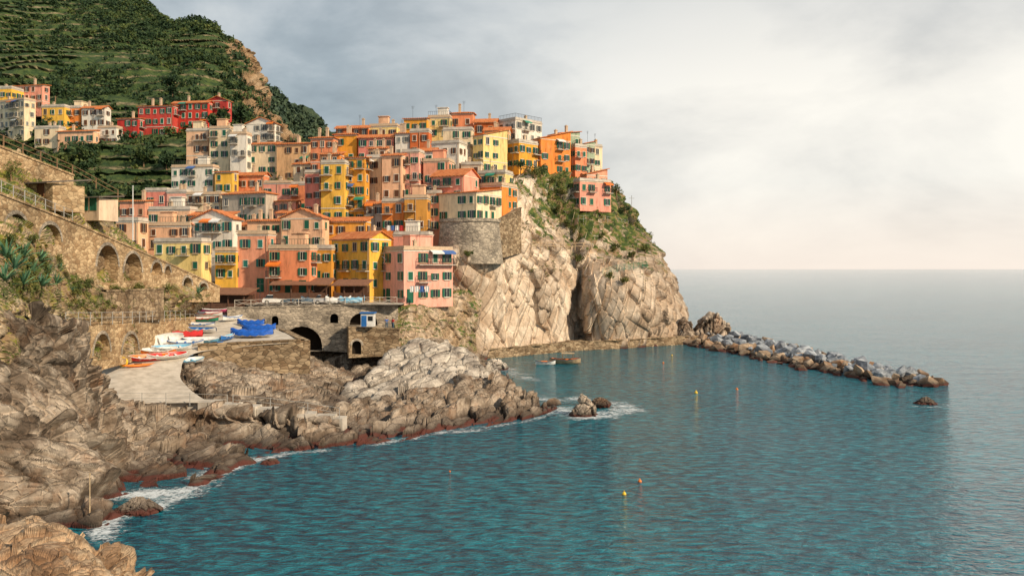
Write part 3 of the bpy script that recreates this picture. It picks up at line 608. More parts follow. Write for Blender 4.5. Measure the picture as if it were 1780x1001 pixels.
HS=[
('small yellow house at the very left edge above the cream block',-12,20,None,153,176,246,8,'yellow','flat','green'),
('pink house highest in the cluster at the left edge',20,74,80,148,190,250,10,'pink','flat','brown'),
('large cream block of several storeys at the left edge of the photo',-18,42,62,173,238,236,25,'cream','flat','grey'),
('yellow house between pink and orange ones in the upper left cluster',72,112,117,185,224,241,8,'yellow','flat','green'),
('narrow orange house between a yellow and a white one, upper left',115,140,None,187,224,243,6,'orange','flat','brown'),
('white house at the right end of the upper left row',142,182,187,187,222,241,8,'white','gx','brown'),
('low cream cottage under the yellow house of the upper left cluster',60,102,106,222,254,230,8,'cream','flat','brown'),
('low apricot cottage with terracotta roof in the upper left cluster',100,162,168,228,254,227,8,'peach','shed','green'),
('small white cottage left of the dark red annexe',170,202,206,222,252,229,8,'white','flat','brown'),
('dark red annexe at the left end of the big red building',204,240,244,206,242,233,8,'crimson','flat','green'),
('long red building on the green slope, left wing',240,300,304,184,238,239,8,'red','flat','green'),
('long red building on the green slope, taller middle wing',300,362,366,178,238,241,8,'red','gx','green'),
('crimson end house with gable beside the rocky crag',362,394,400,174,224,243,10,'crimson','gy','brown'),
('pinkish beige tall block left of the two cream blocks',324,362,366,227,292,206,8,'peach','flat','brown'),
('cream tall block with many windows above the low white house',364,399,403,223,296,204,8,'cream','flat','green'),
('pale narrow block right of the cream tall block',400,428,432,233,298,201,8,'white','flat','grey'),
('white gabled house topping the left middle cluster',428,478,482,214,262,213,10,'white','gy','grey'),
('cream block below the white gabled house',432,480,484,250,305,203,8,'cream','shed','green'),
('large tan house with orange hipped roof, left of the village centre',480,538,543,250,314,200,12,'tan','hip','brown'),
('low white house with terrace below the beige and cream blocks',298,370,374,290,328,191,8,'white','rail','green'),
('small bright yellow house beside the low white one',373,404,408,299,336,189,8,'yellow','flat','green'),
('orange house with terracotta gable left of the pink one',404,458,463,304,334,192,10,'coral','gx','brown'),
('small pink house below the large tan house',458,506,510,318,350,186,8,'pink','flat','green'),
('narrow orange red house left of the brick rose house',506,534,538,320,372,181,8,'coral','flat','green'),
('rose pink row house above the salmon cottage',252,290,294,331,364,181,8,'rose','flat','green'),
('pale pink row house between the rose and the cream ones',290,324,328,334,366,180,8,'blush','flat','brown'),
('cream row house beside the pale pink one',324,384,388,338,374,176,8,'cream','flat','brown'),
('salmon cottage near the white mast on the left',208,252,257,350,386,168,8,'salmon','flat','brown'),
('grey cream house with terracotta hipped roof in the lower village',386,462,482,336,392,170,22,'grey','hip','green'),
('dusty pink house right of the grey house with hipped roof',470,514,518,350,392,172,8,'pink','flat','grey'),
('peach terrace house above the cream one',258,330,335,364,394,158,8,'peach','rail','green'),
('small cream house between peach terrace and hipped roof house',330,400,404,374,396,156,8,'cream','shed','brown'),
('narrow peach house beside the white mast',202,240,244,384,436,139,8,'peach','flat','brown'),
('peach terrace house above the pale yellow block',240,330,338,392,436,143,8,'peach','rail','brown'),
('pale yellow flat roofed block at the left foot of the village',268,350,361,420,474,132,10,'paleyellow','flat','green'),
('white building with teal shutters left of the coral house',334,404,416,380,440,142,12,'white','gy','teal'),
('small yellow house below the white building',374,410,415,436,488,134,8,'yellow','flat','green'),
('peach house behind the tall coral one',430,492,496,384,412,154,8,'peach','flat','green'),
('pale pink gabled house above the tall coral house',488,560,568,378,432,149,12,'peach','gy','green'),
('tall coral house with teal shutters at the harbour, left part',413,466,470,407,508,134,8,'salmon','flat','teal'),
('coral house with green shutters and lower roof, right part',466,538,546,432,512,130,10,'coral','rail','green'),
('narrow ochre house between coral and yellow houses',544,576,580,432,494,139,8,'ochre','flat','green'),
('bright yellow harbour house with terracotta gable roof',577,642,680,414,508,136,38,'yellow','gx','green'),
('pink upper house behind the lowest pink house',684,745,752,408,450,146,10,'pink','rail','green'),
('lowest pink house at the foot of the cliff with green shutters',650,702,787,434,527,133,52,'blush','flat','green',.8,.3),
('small ochre house between yellow gable house and lowest pink house',622,660,664,442,505,141,8,'ochre','flat','brown'),
('brick rose narrow house left of the tall yellow one',530,558,562,300,378,166,8,'rose','flat','brown'),
('tall yellow house in the village centre, left of the golden one',558,599,603,283,388,161,8,'yellow','rail','green'),
('tall golden house right of the tall yellow one',600,634,638,274,390,163,8,'golden','flat','green'),
('narrow cream house right of the tall golden one',637,663,667,274,354,167,8,'cream','flat','brown'),
('peach house with terracotta eaves in the village centre',664,698,702,270,350,164,12,'peach','shed','brown'),
('pale pink house between the peach one and the salmon one',699,728,738,264,348,165.5,14,'blush','flat','green'),
('salmon house right of the pale pink one',736,780,790,280,342,165,12,'salmon','flat','green'),
('pink gabled house just above the rounded tower house',750,806,832,304,350,158,25,'pink','gx','green'),
('cream tower house standing on the round stone bastion',763,828,872,334,386,153,32,'cream','flat','green',.5),
('yellow house behind the small orange one at the cliff edge',830,878,892,300,350,170,20,'paleyellow','flat','green'),
('small orange house at the cliff edge right of the tower house',834,872,899,322,364,162,30,'orange','flat','green',2),
('orange house with balconies below the cream one',664,702,706,350,404,157,8,'orange','flat','green',5,.5),
('dark ochre house left of the tower house',703,742,747,344,404,155,8,'ochre','flat','brown',5,.5),
('slim salmon house wedged left of the tower house',742,766,770,336,404,158,8,'salmon','flat','green'),
('grey cream house below the narrow cream one',636,666,670,354,402,160,8,'grey','shed','brown'),
('low golden house under the tall yellow one, above the gabled roof',566,636,640,384,415,152,8,'golden','shed','brown'),
('terracotta orange house at the left of the upper village',540,580,585,240,302,183,10,'coral','hip','brown'),
('golden house with orange roof in the upper village',581,620,625,234,288,185,8,'golden','hip','green'),
('brown red house behind the golden one on the skyline',584,640,644,222,240,194,8,'darkorange','gx','brown'),
('rose red house with balconies in the upper village',623,684,689,238,280,183,8,'rose','gx','green',5,.4),
('pale yellow skyline house above the rose red one',642,690,694,219,242,194,8,'paleyellow','flat','brown'),
('narrow white house in the upper village centre',687,712,715,232,274,182,8,'white','flat','grey'),
('dark orange house right of the narrow white one',713,745,749,228,275,181,8,'darkorange','flat','brown'),
('ochre skyline house with antennas above the dark orange one',702,742,746,206,232,195,8,'golden','flat','green'),
('pale yellow skyline house left of the vermilion one',744,782,786,204,240,196,8,'paleyellow','rail','green'),
('vermilion house that is highest on the skyline',784,822,826,197,226,198,8,'coral','hip','brown'),
('cream house under the vermilion one',770,820,824,225,262,187,8,'cream','flat','green'),
('pale cream house with flat roof above the pink gable',750,798,822,248,304,176,20,'white','flat','brown'),
('pale yellow lit house at the centre top of the village',822,840,882,234,302,178,48,'paleyellow','shed','green'),
('terracotta house behind the pale yellow lit house',824,862,867,212,238,194,8,'darkorange','gx','brown'),
('pale modern looking house with railed roof on the skyline',867,896,942,208,246,192,45,'white','rail','grey'),
('golden house at the cliff top under the pale modern one',882,902,936,246,294,182,45,'golden','flat','green',1.2),
('long orange house at the cliff top',927,940,992,240,302,186,58,'orange','shed','green',1.2),
('grey green house behind the long orange one',955,972,1008,232,300,193,55,'greygreen','flat','green'),
('coral narrow house at the right end of the cliff top row',992,1000,1020,254,304,193,55,'coral','flat','green',1.5),
('green grey house second from the right end of the cliff top row',1008,1016,1034,250,308,198,55,'greygreen','shed','brown',1.5),
('cream house at the right end of the cliff top row',1022,1030,1047,254,310,202,55,'cream','flat','green',1.5),
('pink house perched alone on the cliff below the top row',997,1008,1062,314,362,183,60,'pink','flat','green',.6),
('small salmon house stacked behind the perched pink house',1012,1020,1056,303,325,190,60,'salmon','shed','brown',2),
('tan house between vermilion and pale modern skyline houses',842,884,888,226,252,188,8,'tan','gx','green'),
('cream house between tan house and terracotta orange house',510,545,549,285,306,193,8,'cream','shed','brown'),
('peach house below the narrow orange red one',482,534,538,370,400,164,8,'peach','shed','green'),
('low tan house above the tall coral house',414,470,474,392,410,158,8,'beige','shed','brown'),
('beige house behind the salmon one on the cliff side',800,836,842,286,310,176,12,'beige','flat','brown'),
('small peach house squeezed under the rose red one',640,672,676,258,282,176,8,'peach','shed','brown'),
('small white house squeezed above the salmon one',724,756,760,262,290,172,10,'white','gx','green'),
('orange house peeking above the tall yellow one',556,590,594,268,290,170,8,'orange','shed','brown'),
]
for hh in HS:
    house(*hh,door=(hh[5]>=486))
# ---------------- small buildings near the harbour
def shed(label,px,py,Y,w,d,h,rz,wm,rm,open_front=True,name='pavilion',cat='pavilion',rise=.9):
    p=W(px,py,Y); root=empty(name,p,math.radians(rz),label,cat)
    if open_front:
        for x in (-w/2+.1,-w/6,w/6,w/2-.1):
            for y in (-d/2+.1,d/2-.1): m=MB(); m.box(x-.09,x+.09,y-.09,y+.09,-.6,h); m.build('post',wm,root)
        m=MB(); m.box(-w/2+.2,w/2-.2,d/2-.4,d/2-.25,-.5,h-.1); m.build('back_wall','wood_dark',root)
        m=MB(); m.box(-w/2+.2,w/2-.2,-d/2+.08,-d/2+.14,.0,.9); m.build('front_panel',wm,root)
    else:
        m=MB(); m.box(-w/2,w/2,-d/2,d/2,-1.6,h); m.build('wall',wm,root)
        for k in range(2):
            x=(-.22+.44*k)*w; dd=link('door',WD['green' if 'green' in label else 'brown'],root,(x,-d/2,-.4)); dd.scale=(.8,1,.75)
    m=MB(); o=.5; m.add([(-w/2-o,-d/2-o,h),(w/2+o,-d/2-o,h),(w/2+o,d/2+o,h+rise),(-w/2-o,d/2+o,h+rise),(-w/2-o,-d/2-o,h+.15),(w/2+o,-d/2-o,h+.15),(w/2+o,d/2+o,h+rise+.15),(-w/2-o,d/2+o,h+rise+.15)],[(0,1,2,3),(4,5,6,7),(0,1,5,4),(1,2,6,5),(2,3,7,6),(3,0,4,7)]); m.build('roof',rm,root)
shed('dark wooden harbour pavilion with sloping roof at the top of the slipway',392,536,128,8,4,2.2,-6,'wood_dark','canopy_brown')
shed('wide brown canopied restaurant terrace in front of the coral house',526,518,130.3,8.6,3.2,2.1,0,'wood_dark','canopy_brown',rise=1.0)
shed('brown canopy in front of the bright yellow gabled house',612,518,131.5,5,3.0,2.0,-8,'wood_dark','canopy_brown',rise=.9)
shed('long low stone shed with dark roof on the slope at upper left',84,344,88,6,4,1.3,-20,'stone_warm','roof_slate',False,'shed','shed',.7)
shed('small beige hut with green doors above the viaduct',172,362,99,3.0,3,1.1,-18,'plaster_beige','roof_slate',False,'hut','hut',.4)
def kiosk():
    p=W(640,567,124.5); root=empty('kiosk',p,0,'small white and blue kiosk on the stone pier','kiosk')
    m=MB(); m.box(-1,1,-.8,.8,0,2.0); m.build('wall','paint_white',root); m=MB(); m.box(-1.15,1.15,-.95,.95,2.003,2.2); m.build('roof','paint_blue',root)
    m=MB(); m.box(-.9,-.1,-.84,-.803,0,1.7); m.build('door','paint_blue',root); m=MB(); m.box(.1,.85,-.84,-.803,.9,1.6); m.build('window','glass',root)
kiosk()
# ---------------- railings
def railing(label,pts,h=1.05,step=2.0,mat='galvanised',name='railing',rails=(.5,1.0),cat='railing',r=.03,diag=False):
    P=[Vector(p) for p in pts]; root=empty(name,P[0],0,label,cat); O=P[0]; m=MB()
    for a,b in zip(P[:-1],P[1:]):
        for z in rails: m.bar(a-O+Vector((0,0,z*h)),b-O+Vector((0,0,z*h)),r*.8,4)
        n=max(1,int((b-a).length/step))
        for k in range(n+ (1 if b is P[-1] else 0)):
            q=a.lerp(b,k/n)-O; pm=MB(); pm.box(q.x-r,q.x+r,q.y-r,q.y+r,q.z-.25,q.z+h+.05); pm.build('post',mat,root)
            if diag and k<n:
                q2=a.lerp(b,(k+1)/n)-O; m.bar(q+Vector((0,0,.1)),q2+Vector((0,0,h)),r*.6,4).bar(q+Vector((0,0,h)),q2+Vector((0,0,.1)),r*.6,4)
    m.build('rail',mat,root)
railing('pale crossed wooden railing along the harbour bridge',[W(408,534,124.3),W(600,529,128.2),W(690,528,130.2)],1.1,2.2,'pale_concrete',diag=True,r=.045)
railing('metal railing along the path above the arched boatyard wall',[W(114,563,78.4),W(230,559,93),W(338,552,119.6)],1.1,2.4)
railing('thin railing along the top of the viaduct',[W(-20,328,66.5),W(126,385,84)],1.1,2.2)
railing('metal railing beside the foot of the slipway and the steps',[W(150,698,79.5),W(205,700,81.6),W(330,701,82),W(395,703,82.2)],1.0,2.2)
railing('low railing following the shore steps to the water',[W(405,703,82.2),W(470,709,82.1),W(535,717,81.9),W(590,726,81.8)],1.0,2.2)
railing('fence on top of the retaining wall in the upper left corner',[W(-30,240,81),W(126,303,98),W(205,345,106)],1.1,3,'wood',r=.05)
railing('wooden fence on the cliff ledge under the perched pink house',[hit(906,432)+Vector((0,-.3,0)),hit(940,432)+Vector((0,-.3,0)),hit(985,434)+Vector((0,-.3,0)),hit(1028,432)+Vector((0,-.3,0))],1.3,1.8,'wood_pale',r=.08,name='fence',cat='fence')
railing('green mesh fence on the right shoulder of the cliff',[hit(1048,478),hit(1085,470),hit(1125,466)],1.4,1.8,'paint_green',name='fence',cat='fence',rails=(.2,.4,.6,.8,1))
railing('wire fence along the cliff edge below the right end houses',[hit(1005,385),hit(1050,385),hit(1092,392)],1.3,2,'galvanised',name='fence',cat='fence')
root=empty('stone_steps',W(350,700,82.8),0,'pale concrete steps descending from the slipway to the water','steps'); O=Vector(W(350,700,82.8))
for k in range(15):
    x=358+k*16.6; p=Vector(W(x,699+k*2.0,82.8-.03*k))-O
    m=MB(); T=Matrix.Translation(p)@Matrix.Rotation(random.uniform(-.15,.15),4,'Z'); m.box(-.5,.5,-.7+random.uniform(-.15,.15),.9,-1.2,0.12+.14*(k%2),T); m.build('step','pale_concrete',root)
def mast(label,px,py,Y,h,mat,r=.06,name='mast',cat='mast',arm=False):
    p=W(px,py,Y); m=MB(); m.bar((0,0,-1),(0,0,h),r,8,r*.7); root=empty(name,p,0,label,cat); m.build('pole',mat,root)
    c=MB(); c.bar((0,0,h),(0,0,h+.12),r*1.3,8); c.build('cap',mat,root)
    if arm: a=MB(); a.bar((-.7,0,h-.5),(.7,0,h-.5),.05); a.build('crossarm',mat,root)
    return root
mast('tall white mast standing left of the cream houses',231,436,128,10.2,'paint_white',.10)
mast('thin yellowish pole standing on the near shore rocks',156,915,53,3.4,'wood_pale',.05,'pole','pole')
mast('short lamp pole at the corner of the pavilion',452,532,129,4,'iron',.05,'lamp_post','lamp post',True)
mast('power pole on the cliff edge right of the pink house',1098,372,205,4.5,'galvanised',.08,'power_pole','pole',True)
# ---------------- boats
def hullmesh(Lh,B,D):
    n=17; vs=[];k=7
    for i in range(n):
        t_=i/(n-1); x=(t_-.5)*Lh; wd=B/2*(1-abs(2*t_-1.05)**2.6)**.8 if abs(2*t_-1.05)<1 else .01
        wd=max(wd,.02); sheer=D*(1+.35*(2*t_-1)**2); keel=D*.35*max(0,abs(2*t_-1)-.55)**1.2*2
        for j in range(k):
            u=j/(k-1)*2-1; y=u*wd; z=keel+(sheer-keel)*abs(u)**2.3; vs.append((x,y,z))
    fs=[(i*k+j,i*k+j+1,(i+1)*k+j+1,(i+1)*k+j) for i in range(n-1) for j in range(k-1)]
    return vs,fs,n,k
def boat(label,loc,Lh,rz,hm,im='paint_white',tr='wood',cover=None,roll=0,pitch=0,group=None,B=None,name='rowing_boat',cat='boat',D=.55):
    B=B or Lh*.30; vs,fs,n,k=hullmesh(Lh,B,D); root=empty(name,loc,math.radians(rz),label,cat,group); root.rotation_euler=(math.radians(roll),math.radians(pitch),math.radians(rz))
    m=MB(); m.add(vs,fs); m.build('hull',hm,root,smooth=True)
    m=MB(); m.add([(x*.97,y*.93,z*.96+.05) for x,y,z in vs],fs); m.build('interior',im,root,smooth=True)
    g=MB()
    for i in range(n-1):
        for j in (0,k-1): g.bar(vs[i*k+j],vs[(i+1)*k+j],.05,4)
    g.build('gunwale',tr,root)
    if cover:
        c=MB(); cv=[]
        for i in range(n):
            a=Vector(vs[i*k]); b=Vector(vs[i*k+k-1])
            for j in range(9):
                u=min(max((j-1)/6,0),1); q=a.lerp(b,u); arch=math.sin(math.pi*u)*(.35*Lh*.16+.10*math.sin(i*1.7))
                q.z+=arch+.06; q.y*=1.08; q.x*=1.02
                if j in(0,8): q.z-=D*.75+.07*math.sin(i*2.1); q.y*=1.02
                cv.append(q)
        c.add(cv,[(i*9+j,i*9+j+1,(i+1)*9+j+1,(i+1)*9+j) for i in range(n-1) for j in range(8)]); c.build('cover',cover,root,smooth=True)
    else:
        for x in (-Lh*.22,0.02,Lh*.22):
            i=int((x/Lh+.5)*(n-1)); y=abs(vs[i*k][1])*.92; z=D*.72
            s=MB(); s.box(x-.12,x+.12,-y,y,z,z+.04); s.build('thwart',tr,root)
    return root
def g(px,py,dz=0): 
    q=hit(px,py); return (q.x,q.y,q.z+dz)
boat('long white boat leaning bow up against the boatyard wall',g(278,603,.5),5.8,35,'paint_white','paint_white','paint_white',pitch=-10,roll=45)
boat('white rowing boat lying lowest on the slipway',g(320,634,.1),4.8,45,'paint_white','paint_white','paint_sky',roll=12)
boat('red rowing boat with white trim nearest the arched wall',g(258,628,.1),4.6,38,'paint_red','paint_orange','paint_white',roll=16)
boat('white rowing boat with red inside beside the lowest white one',g(290,625,.1),4.8,42,'paint_white','paint_red','paint_white',roll=14)
boat('orange rowing boat behind the red one near the arched wall',g(274,616,.1),4.6,38,'paint_orange','paint_white','paint_white',roll=14)
boat('slim white rowing boat behind the orange one on the slipway',g(298,611,.1),4.8,34,'paint_white','paint_sky','paint_white',roll=14)
boat('red covered boat behind the row of rowing boats',g(322,588,.1),4.6,5,'paint_red','paint_red','paint_red','cloth_red')
boat('light blue rowing boat in the middle of the yard',g(350,597,.1),4.8,14,'paint_sky','paint_white','paint_white',roll=12)
boat('white and blue rowing boat right of the red covered boat',g(322,602,.1),4.4,20,'paint_white','paint_white','paint_blue',roll=12)
boat('white rowing boat with blue inside pointing at the quay edge',g(352,579,.1),4.6,-15,'paint_white','paint_blue','paint_white',roll=12)
boat('slim white boat between the blue lined one and the green one',g(346,570,.1),4.8,-4,'paint_white','paint_white','paint_blue',roll=10)
boat('green rowing boat with red trim near the pavilion',g(350,560,.1),5.0,5,'paint_green','paint_white','paint_red',roll=8)
boat('white rowing boat with red stripe above the green one',g(356,551,.1),5.2,8,'paint_white','paint_white','paint_red',roll=8)
boat('magenta trimmed boat at the back of the slipway',g(372,545,.1),4.6,0,'paint_pink','paint_white','paint_white')
boat('white boat drawn up left of the blue covers',g(404,558,.1),3.6,60,'paint_white','paint_white','paint_blue')
boat('large boat under a bright blue cover, nearest the quay wall',g(438,587,.1),5.6,3,'paint_white','paint_white','paint_white','tarp_blue',D=.65)
boat('boat under a bright blue cover behind the largest one',g(450,577,.1),5.0,-6,'paint_white','paint_white','paint_white','tarp_blue',D=.6)
boat('narrow boat under a blue cover at the back by the bridge',g(436,568,.1),4.4,-12,'paint_white','paint_white','paint_white','tarp_blue',D=.55)
boat('small dark blue boat at the left edge of the quay',g(395,592,.1),3.2,80,'paint_blue','paint_sky','paint_white')
cn=dict(tarp_dark='dark cover',cloth_white='white cover',paint_sky='pale blue cover')
nm={545:'in the middle of the bridge promenade',588:'right of the middle on the bridge promenade',612:'rightmost on the bridge promenade'}
for i,(x,c) in enumerate(zip([545,588,612],['tarp_dark','cloth_white','paint_sky'])):
    Y=129.3; p=W(x,500,Y); boat('small boat under a %s, %s'%(cn[c],nm[x]),(p[0],Y,11.38),4.0,random.uniform(10,40),'paint_white','paint_white','paint_white',c,D=.7)
def car(label,px,Y,z,rz,paint):
    root=empty('parked_car',(W(px,500,Y)[0],Y,z),math.radians(rz),label,'car')
    def prof(P,y0,y1):
        n=len(P); m=MB(); m.add([(x,y0,z_) for x,z_ in P]+[(x,y1,z_) for x,z_ in P],[tuple(range(n))[::-1],tuple(range(n,2*n))]+[(i,(i+1)%n,n+(i+1)%n,n+i) for i in range(n)]); return m
    prof([(-1.9,.3),(1.9,.3),(1.95,.6),(1.85,.78),(1.0,.9),(-1.75,.92),(-1.92,.7)],-.8,.8).build('body',paint,root)
    prof([(-1.6,.925),(.95,.905),(.35,1.4),(-1.2,1.42)],-.7,.7).build('cabin','glass',root)
    prof([(-1.22,1.425),(.37,1.405),(.3,1.47),(-1.1,1.49)],-.72,.72).build('roof',paint,root)
    for x in (-1.2,1.2):
        for s in (-1,1): m=MB(); m.bar((x,s*.62,.32),(x,s*.84,.32),.32,14); w_=m.build('wheel','rubber',root); q=MB(); q.bar((x,s*.84,.32),(x,s*.86,.32),.18,10); q.build('rim','galvanised',w_)
    for s in (-1,1): m=MB(); m.box(1.9,1.97,s*.6-.14,s*.6+.14,.58,.72); m.build('headlight','paint_white',root)
car('white parked car leftmost on the bridge promenade',478,129.5,11.34,12,'paint_white')
car('dark blue parked car beside the white car on the promenade',505,129.6,11.34,-8,'tarp_dark')
car('silver parked car between two covered boats on the promenade',566,129.6,11.34,10,'paint_silver')
def kayak(label,loc,rz,mat):
    root=empty('kayak',loc,math.radians(rz),label,'kayak'); m=MB(); n=14; vs=[]
    for i in range(n):
        t_=i/(n-1); x=(t_-.5)*3.6; r=.32*max(.03,math.sin(math.pi*t_))**.7
        vs+=[(x,r*math.cos(a),.2+.6*r*math.sin(a)+.15*(2*t_-1)**4) for a in [k*math.pi/4 for k in range(8)]]
    m.add(vs,[(i*8+j,i*8+(j+1)%8,(i+1)*8+(j+1)%8,(i+1)*8+j) for i in range(n-1) for j in range(8)]); m.build('hull',mat,root,smooth=True)
    c=MB(); c.box(-.4,.4,-.2,.2,.36,.42); c.build('cockpit','dark_void',root)
kayak('orange kayak lying beside the left edge of the slipway',g(240,638,.02),38,'paint_orange')
kayak('blue kayak standing between the rowing boats and quay',g(372,600,.02),70,'paint_blue')
def lifering(label,loc,mat):
    root=empty('life_ring',loc,0,label,'life ring'); m=MB(); R1,r1=.45,.14; vs=[]
    for i in range(20):
        for j in range(8):
            a=i*math.pi/10; b=j*math.pi/4; vs.append(((R1+r1*math.cos(b))*math.cos(a),r1*math.sin(b),.6+(R1+r1*math.cos(b))*math.sin(a)))
    m.add(vs,[(i*8+j,((i+1)%20)*8+j,((i+1)%20)*8+(j+1)%8,i*8+(j+1)%8) for i in range(20) for j in range(8)]); m.build('ring',mat,root,smooth=True)
lifering('yellow ring float leaning beside the boatyard arches',g(214,638),'paint_yellow')
p=WT(982,632)
b=boat('moored fishing boat with dark trim and small canopy below the cliff',(p[0],p[1],-.12),5.6,-4,'wood_pale','paint_orange','tarp_dark',D=.9,B=2.0,name='fishing_boat')
m=MB(); m.box(-.4,1.5,-.6,.6,.55,.68).box(1.4,1.5,-.6,.6,.68,1.4)
for x in (-.4,1.45):
    for y in (-.58,.58): m.bar((x,y,.6),(x,y,1.95),.05)
m.build('cabin','wood',b)
m=MB(); m.box(-.6,1.7,-.75,.75,1.95,2.06); m.build('canopy','wood_pale',b)
p=WT(948,634)
b=boat('moored white boat with dark stripe tied beside the larger fishing boat',(p[0],p[1],-.12),3.6,8,'paint_white','wood','tarp_dark',D=.7,B=1.4)
m=MB(); m.box(-.8,.3,-.4,.4,.45,.8); m.build('net_pile','paint_orange',b)
bm=bmesh.new(); bmesh.ops.create_icosphere(bm,subdivisions=2,radius=.28)
for v in bm.verts:
    if v.co.z>.1: v.co.x*=.8; v.co.y*=.8
bme={}
for mt in ('paint_orange','paint_yellow'):
    me=bpy.data.meshes.new('float'); bm.to_mesh(me); me.materials.append(M[mt]); me.polygons.foreach_set('use_smooth',[True]*len(me.polygons)); bme[mt]=me
for px,py,mt,lb,s in [(1210,683,'paint_yellow','yellow buoy floating alone between cliff and breakwater',.9),(1281,677,'paint_orange','orange buoy floating just below the breakwater',.7),(1085,859,'paint_yellow','yellow buoy nearer of the two in the foreground water',.6),(1112,837,'paint_orange','orange buoy farther of the two in the foreground water',.6),(1153,631,'paint_orange','small orange buoy nearest the cliff foot',.6),(1168,618,'paint_yellow','small yellow buoy near the start of the breakwater',.6),(782,820,'paint_orange','faint small orange buoy left in the foreground cove',.3)]:
    q=WT(px,py); r=empty('buoy',(q[0],q[1],0.05),0,lb,'buoy'); r.scale=(s,s,s); link('float',bme[mt],r); m=MB(); m.bar((0,0,.25),(0,0,.42),.05,6); m.build('ring',mt,r)
# ---------------- free rocks
def blob(name,label,px,py,Y,sx,sy,sz,seed,mat):
    bm=bmesh.new(); bmesh.ops.create_icosphere(bm,subdivisions=6,radius=1)
    P=np.array([v.co[:] for v in bm.verts]); S=np.array([sx,sy,sz]); c=np.array(W(px,py,Y)); Q=P*S+c
    d=rockd(.22*min(sx,sz),min(sx,sy,sz)*1.2,seed,rot(.3,.7),(1,1,1.6))(Q)
    N=P/S; N/=np.linalg.norm(N,axis=1,keepdims=True); Q=P*S*np.stack([1-.3*np.clip(P[:,2],0,1)]*2+[np.ones(len(P))],1)+N*d[:,None]
    for v,q in zip(bm.verts,Q): v.co=q
    me=bpy.data.meshes.new(name); bm.to_mesh(me); me.materials.append(M[mat]); o=link(name,me,None,tuple(c)); tag(o,label,'rock'); return o
blob('sea_stack','tall dark rock stack between the cliff and the breakwater',1238,588,186,4.8,4,6.6,3,'spur_rock')
blob('sea_rock','dark rock leaning against the foot of the cliff',1188,590,184,2.6,3,5.4,5,'spur_rock')
blob('sea_rock','jagged brown rock surrounded by foam in the bay',1014,722,93.5,1.7,1.5,2.5,8,'spur_rock')
blob('sea_rock','small low rock just right of the jagged one in foam',1044,700,99,1.3,1,.7,9,'spur_rock')
blob('sea_rock','flat rock awash beyond the end of the breakwater',1610,702,101.5,1.5,1.1,.9,12,'spur_rock')
blob('sea_rock','small wet rock in the foam of the left cove',470,806,70.5,.9,.7,.5,14,'shore_rock')
blob('sea_rock','dark wet rock at the edge of the nearest cove',240,885,56.3,1.6,1,.8,15,'shore_rock')
blob('sea_rock','rounded grey rock beside the ridge inlet',860,640,136,2.3,2,1.5,18,'ridge_rock')
# breakwater
BM=[]
for s in range(12):
    R=random.Random(s+40); bm=bmesh.new()
    for k in range(13):
        zz_=1-2*(k+.5)/13; aa=k*2.4+R.uniform(-.5,.5); rr2=math.sqrt(1-zz_*zz_); q_=R.uniform(.75,1.15); bm.verts.new((rr2*math.cos(aa)*R.uniform(.9,1.35)*q_,rr2*math.sin(aa)*R.uniform(.65,.9)*q_,zz_*R.uniform(.5,.8)))
    r=bmesh.ops.convex_hull(bm,input=bm.verts); bmesh.ops.delete(bm,geom=[v for v in bm.verts if not v.link_faces],context='VERTS')
    pr=[]
    for mt in ('boulder_grey','boulder_brown'):
        me=bpy.data.meshes.new('boulder'); bm.to_mesh(me); me.materials.append(M[mt]); pr.append(me)
    BM.append(pr)
A=Vector((48,183,0)); B=Vector((59.3,116,0)); R=random.Random(5); u=(B-A).normalized(); nn=Vector((-u.y,u.x,0))
if nn.x<0: nn=-nn
cnt=0
for lay in range(4):
    half=[9.2,6.8,4.6,2.2][lay]; z0=[-.2,.6,1.35,1.95][lay]; step=[2.4,2.4,2.6,3.6][lay]
    s=0
    while s<(B-A).length-lay*2.2:
        tt=s/(B-A).length; hw=half*(1.0-.5*tt)*R.uniform(.8,1.12)
        o=-hw
        while o<=hw:
            inner=(lay<3 and abs(o)<hw-2.9)
            if not inner and cnt<340 and not(lay==3 and R.random()<.35):
                q=A+u*(s+R.uniform(-1,1))+nn*(o+R.uniform(-.8,.8))
                sz=R.choice([.8,1.0,1.25,1.5,1.8,2.1])*(1.05-.2*tt); brown=(lay==0) or (lay==1 and (o<0 or R.random()<.3)) or R.random()<.18
                ob=link('boulder',R.choice(BM)[1 if brown else 0],None,(q.x,q.y,z0*(1-.4*tt)+R.uniform(-.3,.3))); ob.rotation_euler=(R.uniform(-.8,.8),R.uniform(-.8,.8),R.uniform(0,6.3)); ob.scale=(sz,sz,sz)
                tag(ob,'brown boulder among the grey ones of the breakwater' if brown else 'blue grey boulder piled on the breakwater','boulder','brown boulders of the breakwater' if brown else 'grey boulders of the breakwater'); cnt+=1
            o+=2.4
        s+=step
core=[]
Lb=(B-A).length
for k in range(30):
    tt=k/29; c=A+u*(Lb*tt); w_=6.2*(1-.45*tt)*(1 if k<28 else .4)
    core.append([tuple(c-nn*w_+Vector((0,0,-1.5))),tuple(c-nn*w_*.4+Vector((0,0,.7*(1-.4*tt)))),tuple(c+nn*w_*.4+Vector((0,0,.7*(1-.4*tt)))),tuple(c+nn*w_+Vector((0,0,-1.5)))])
patch('breakwater_core',core,40,200,'spur_rock',rockd(.4,1.6,33))
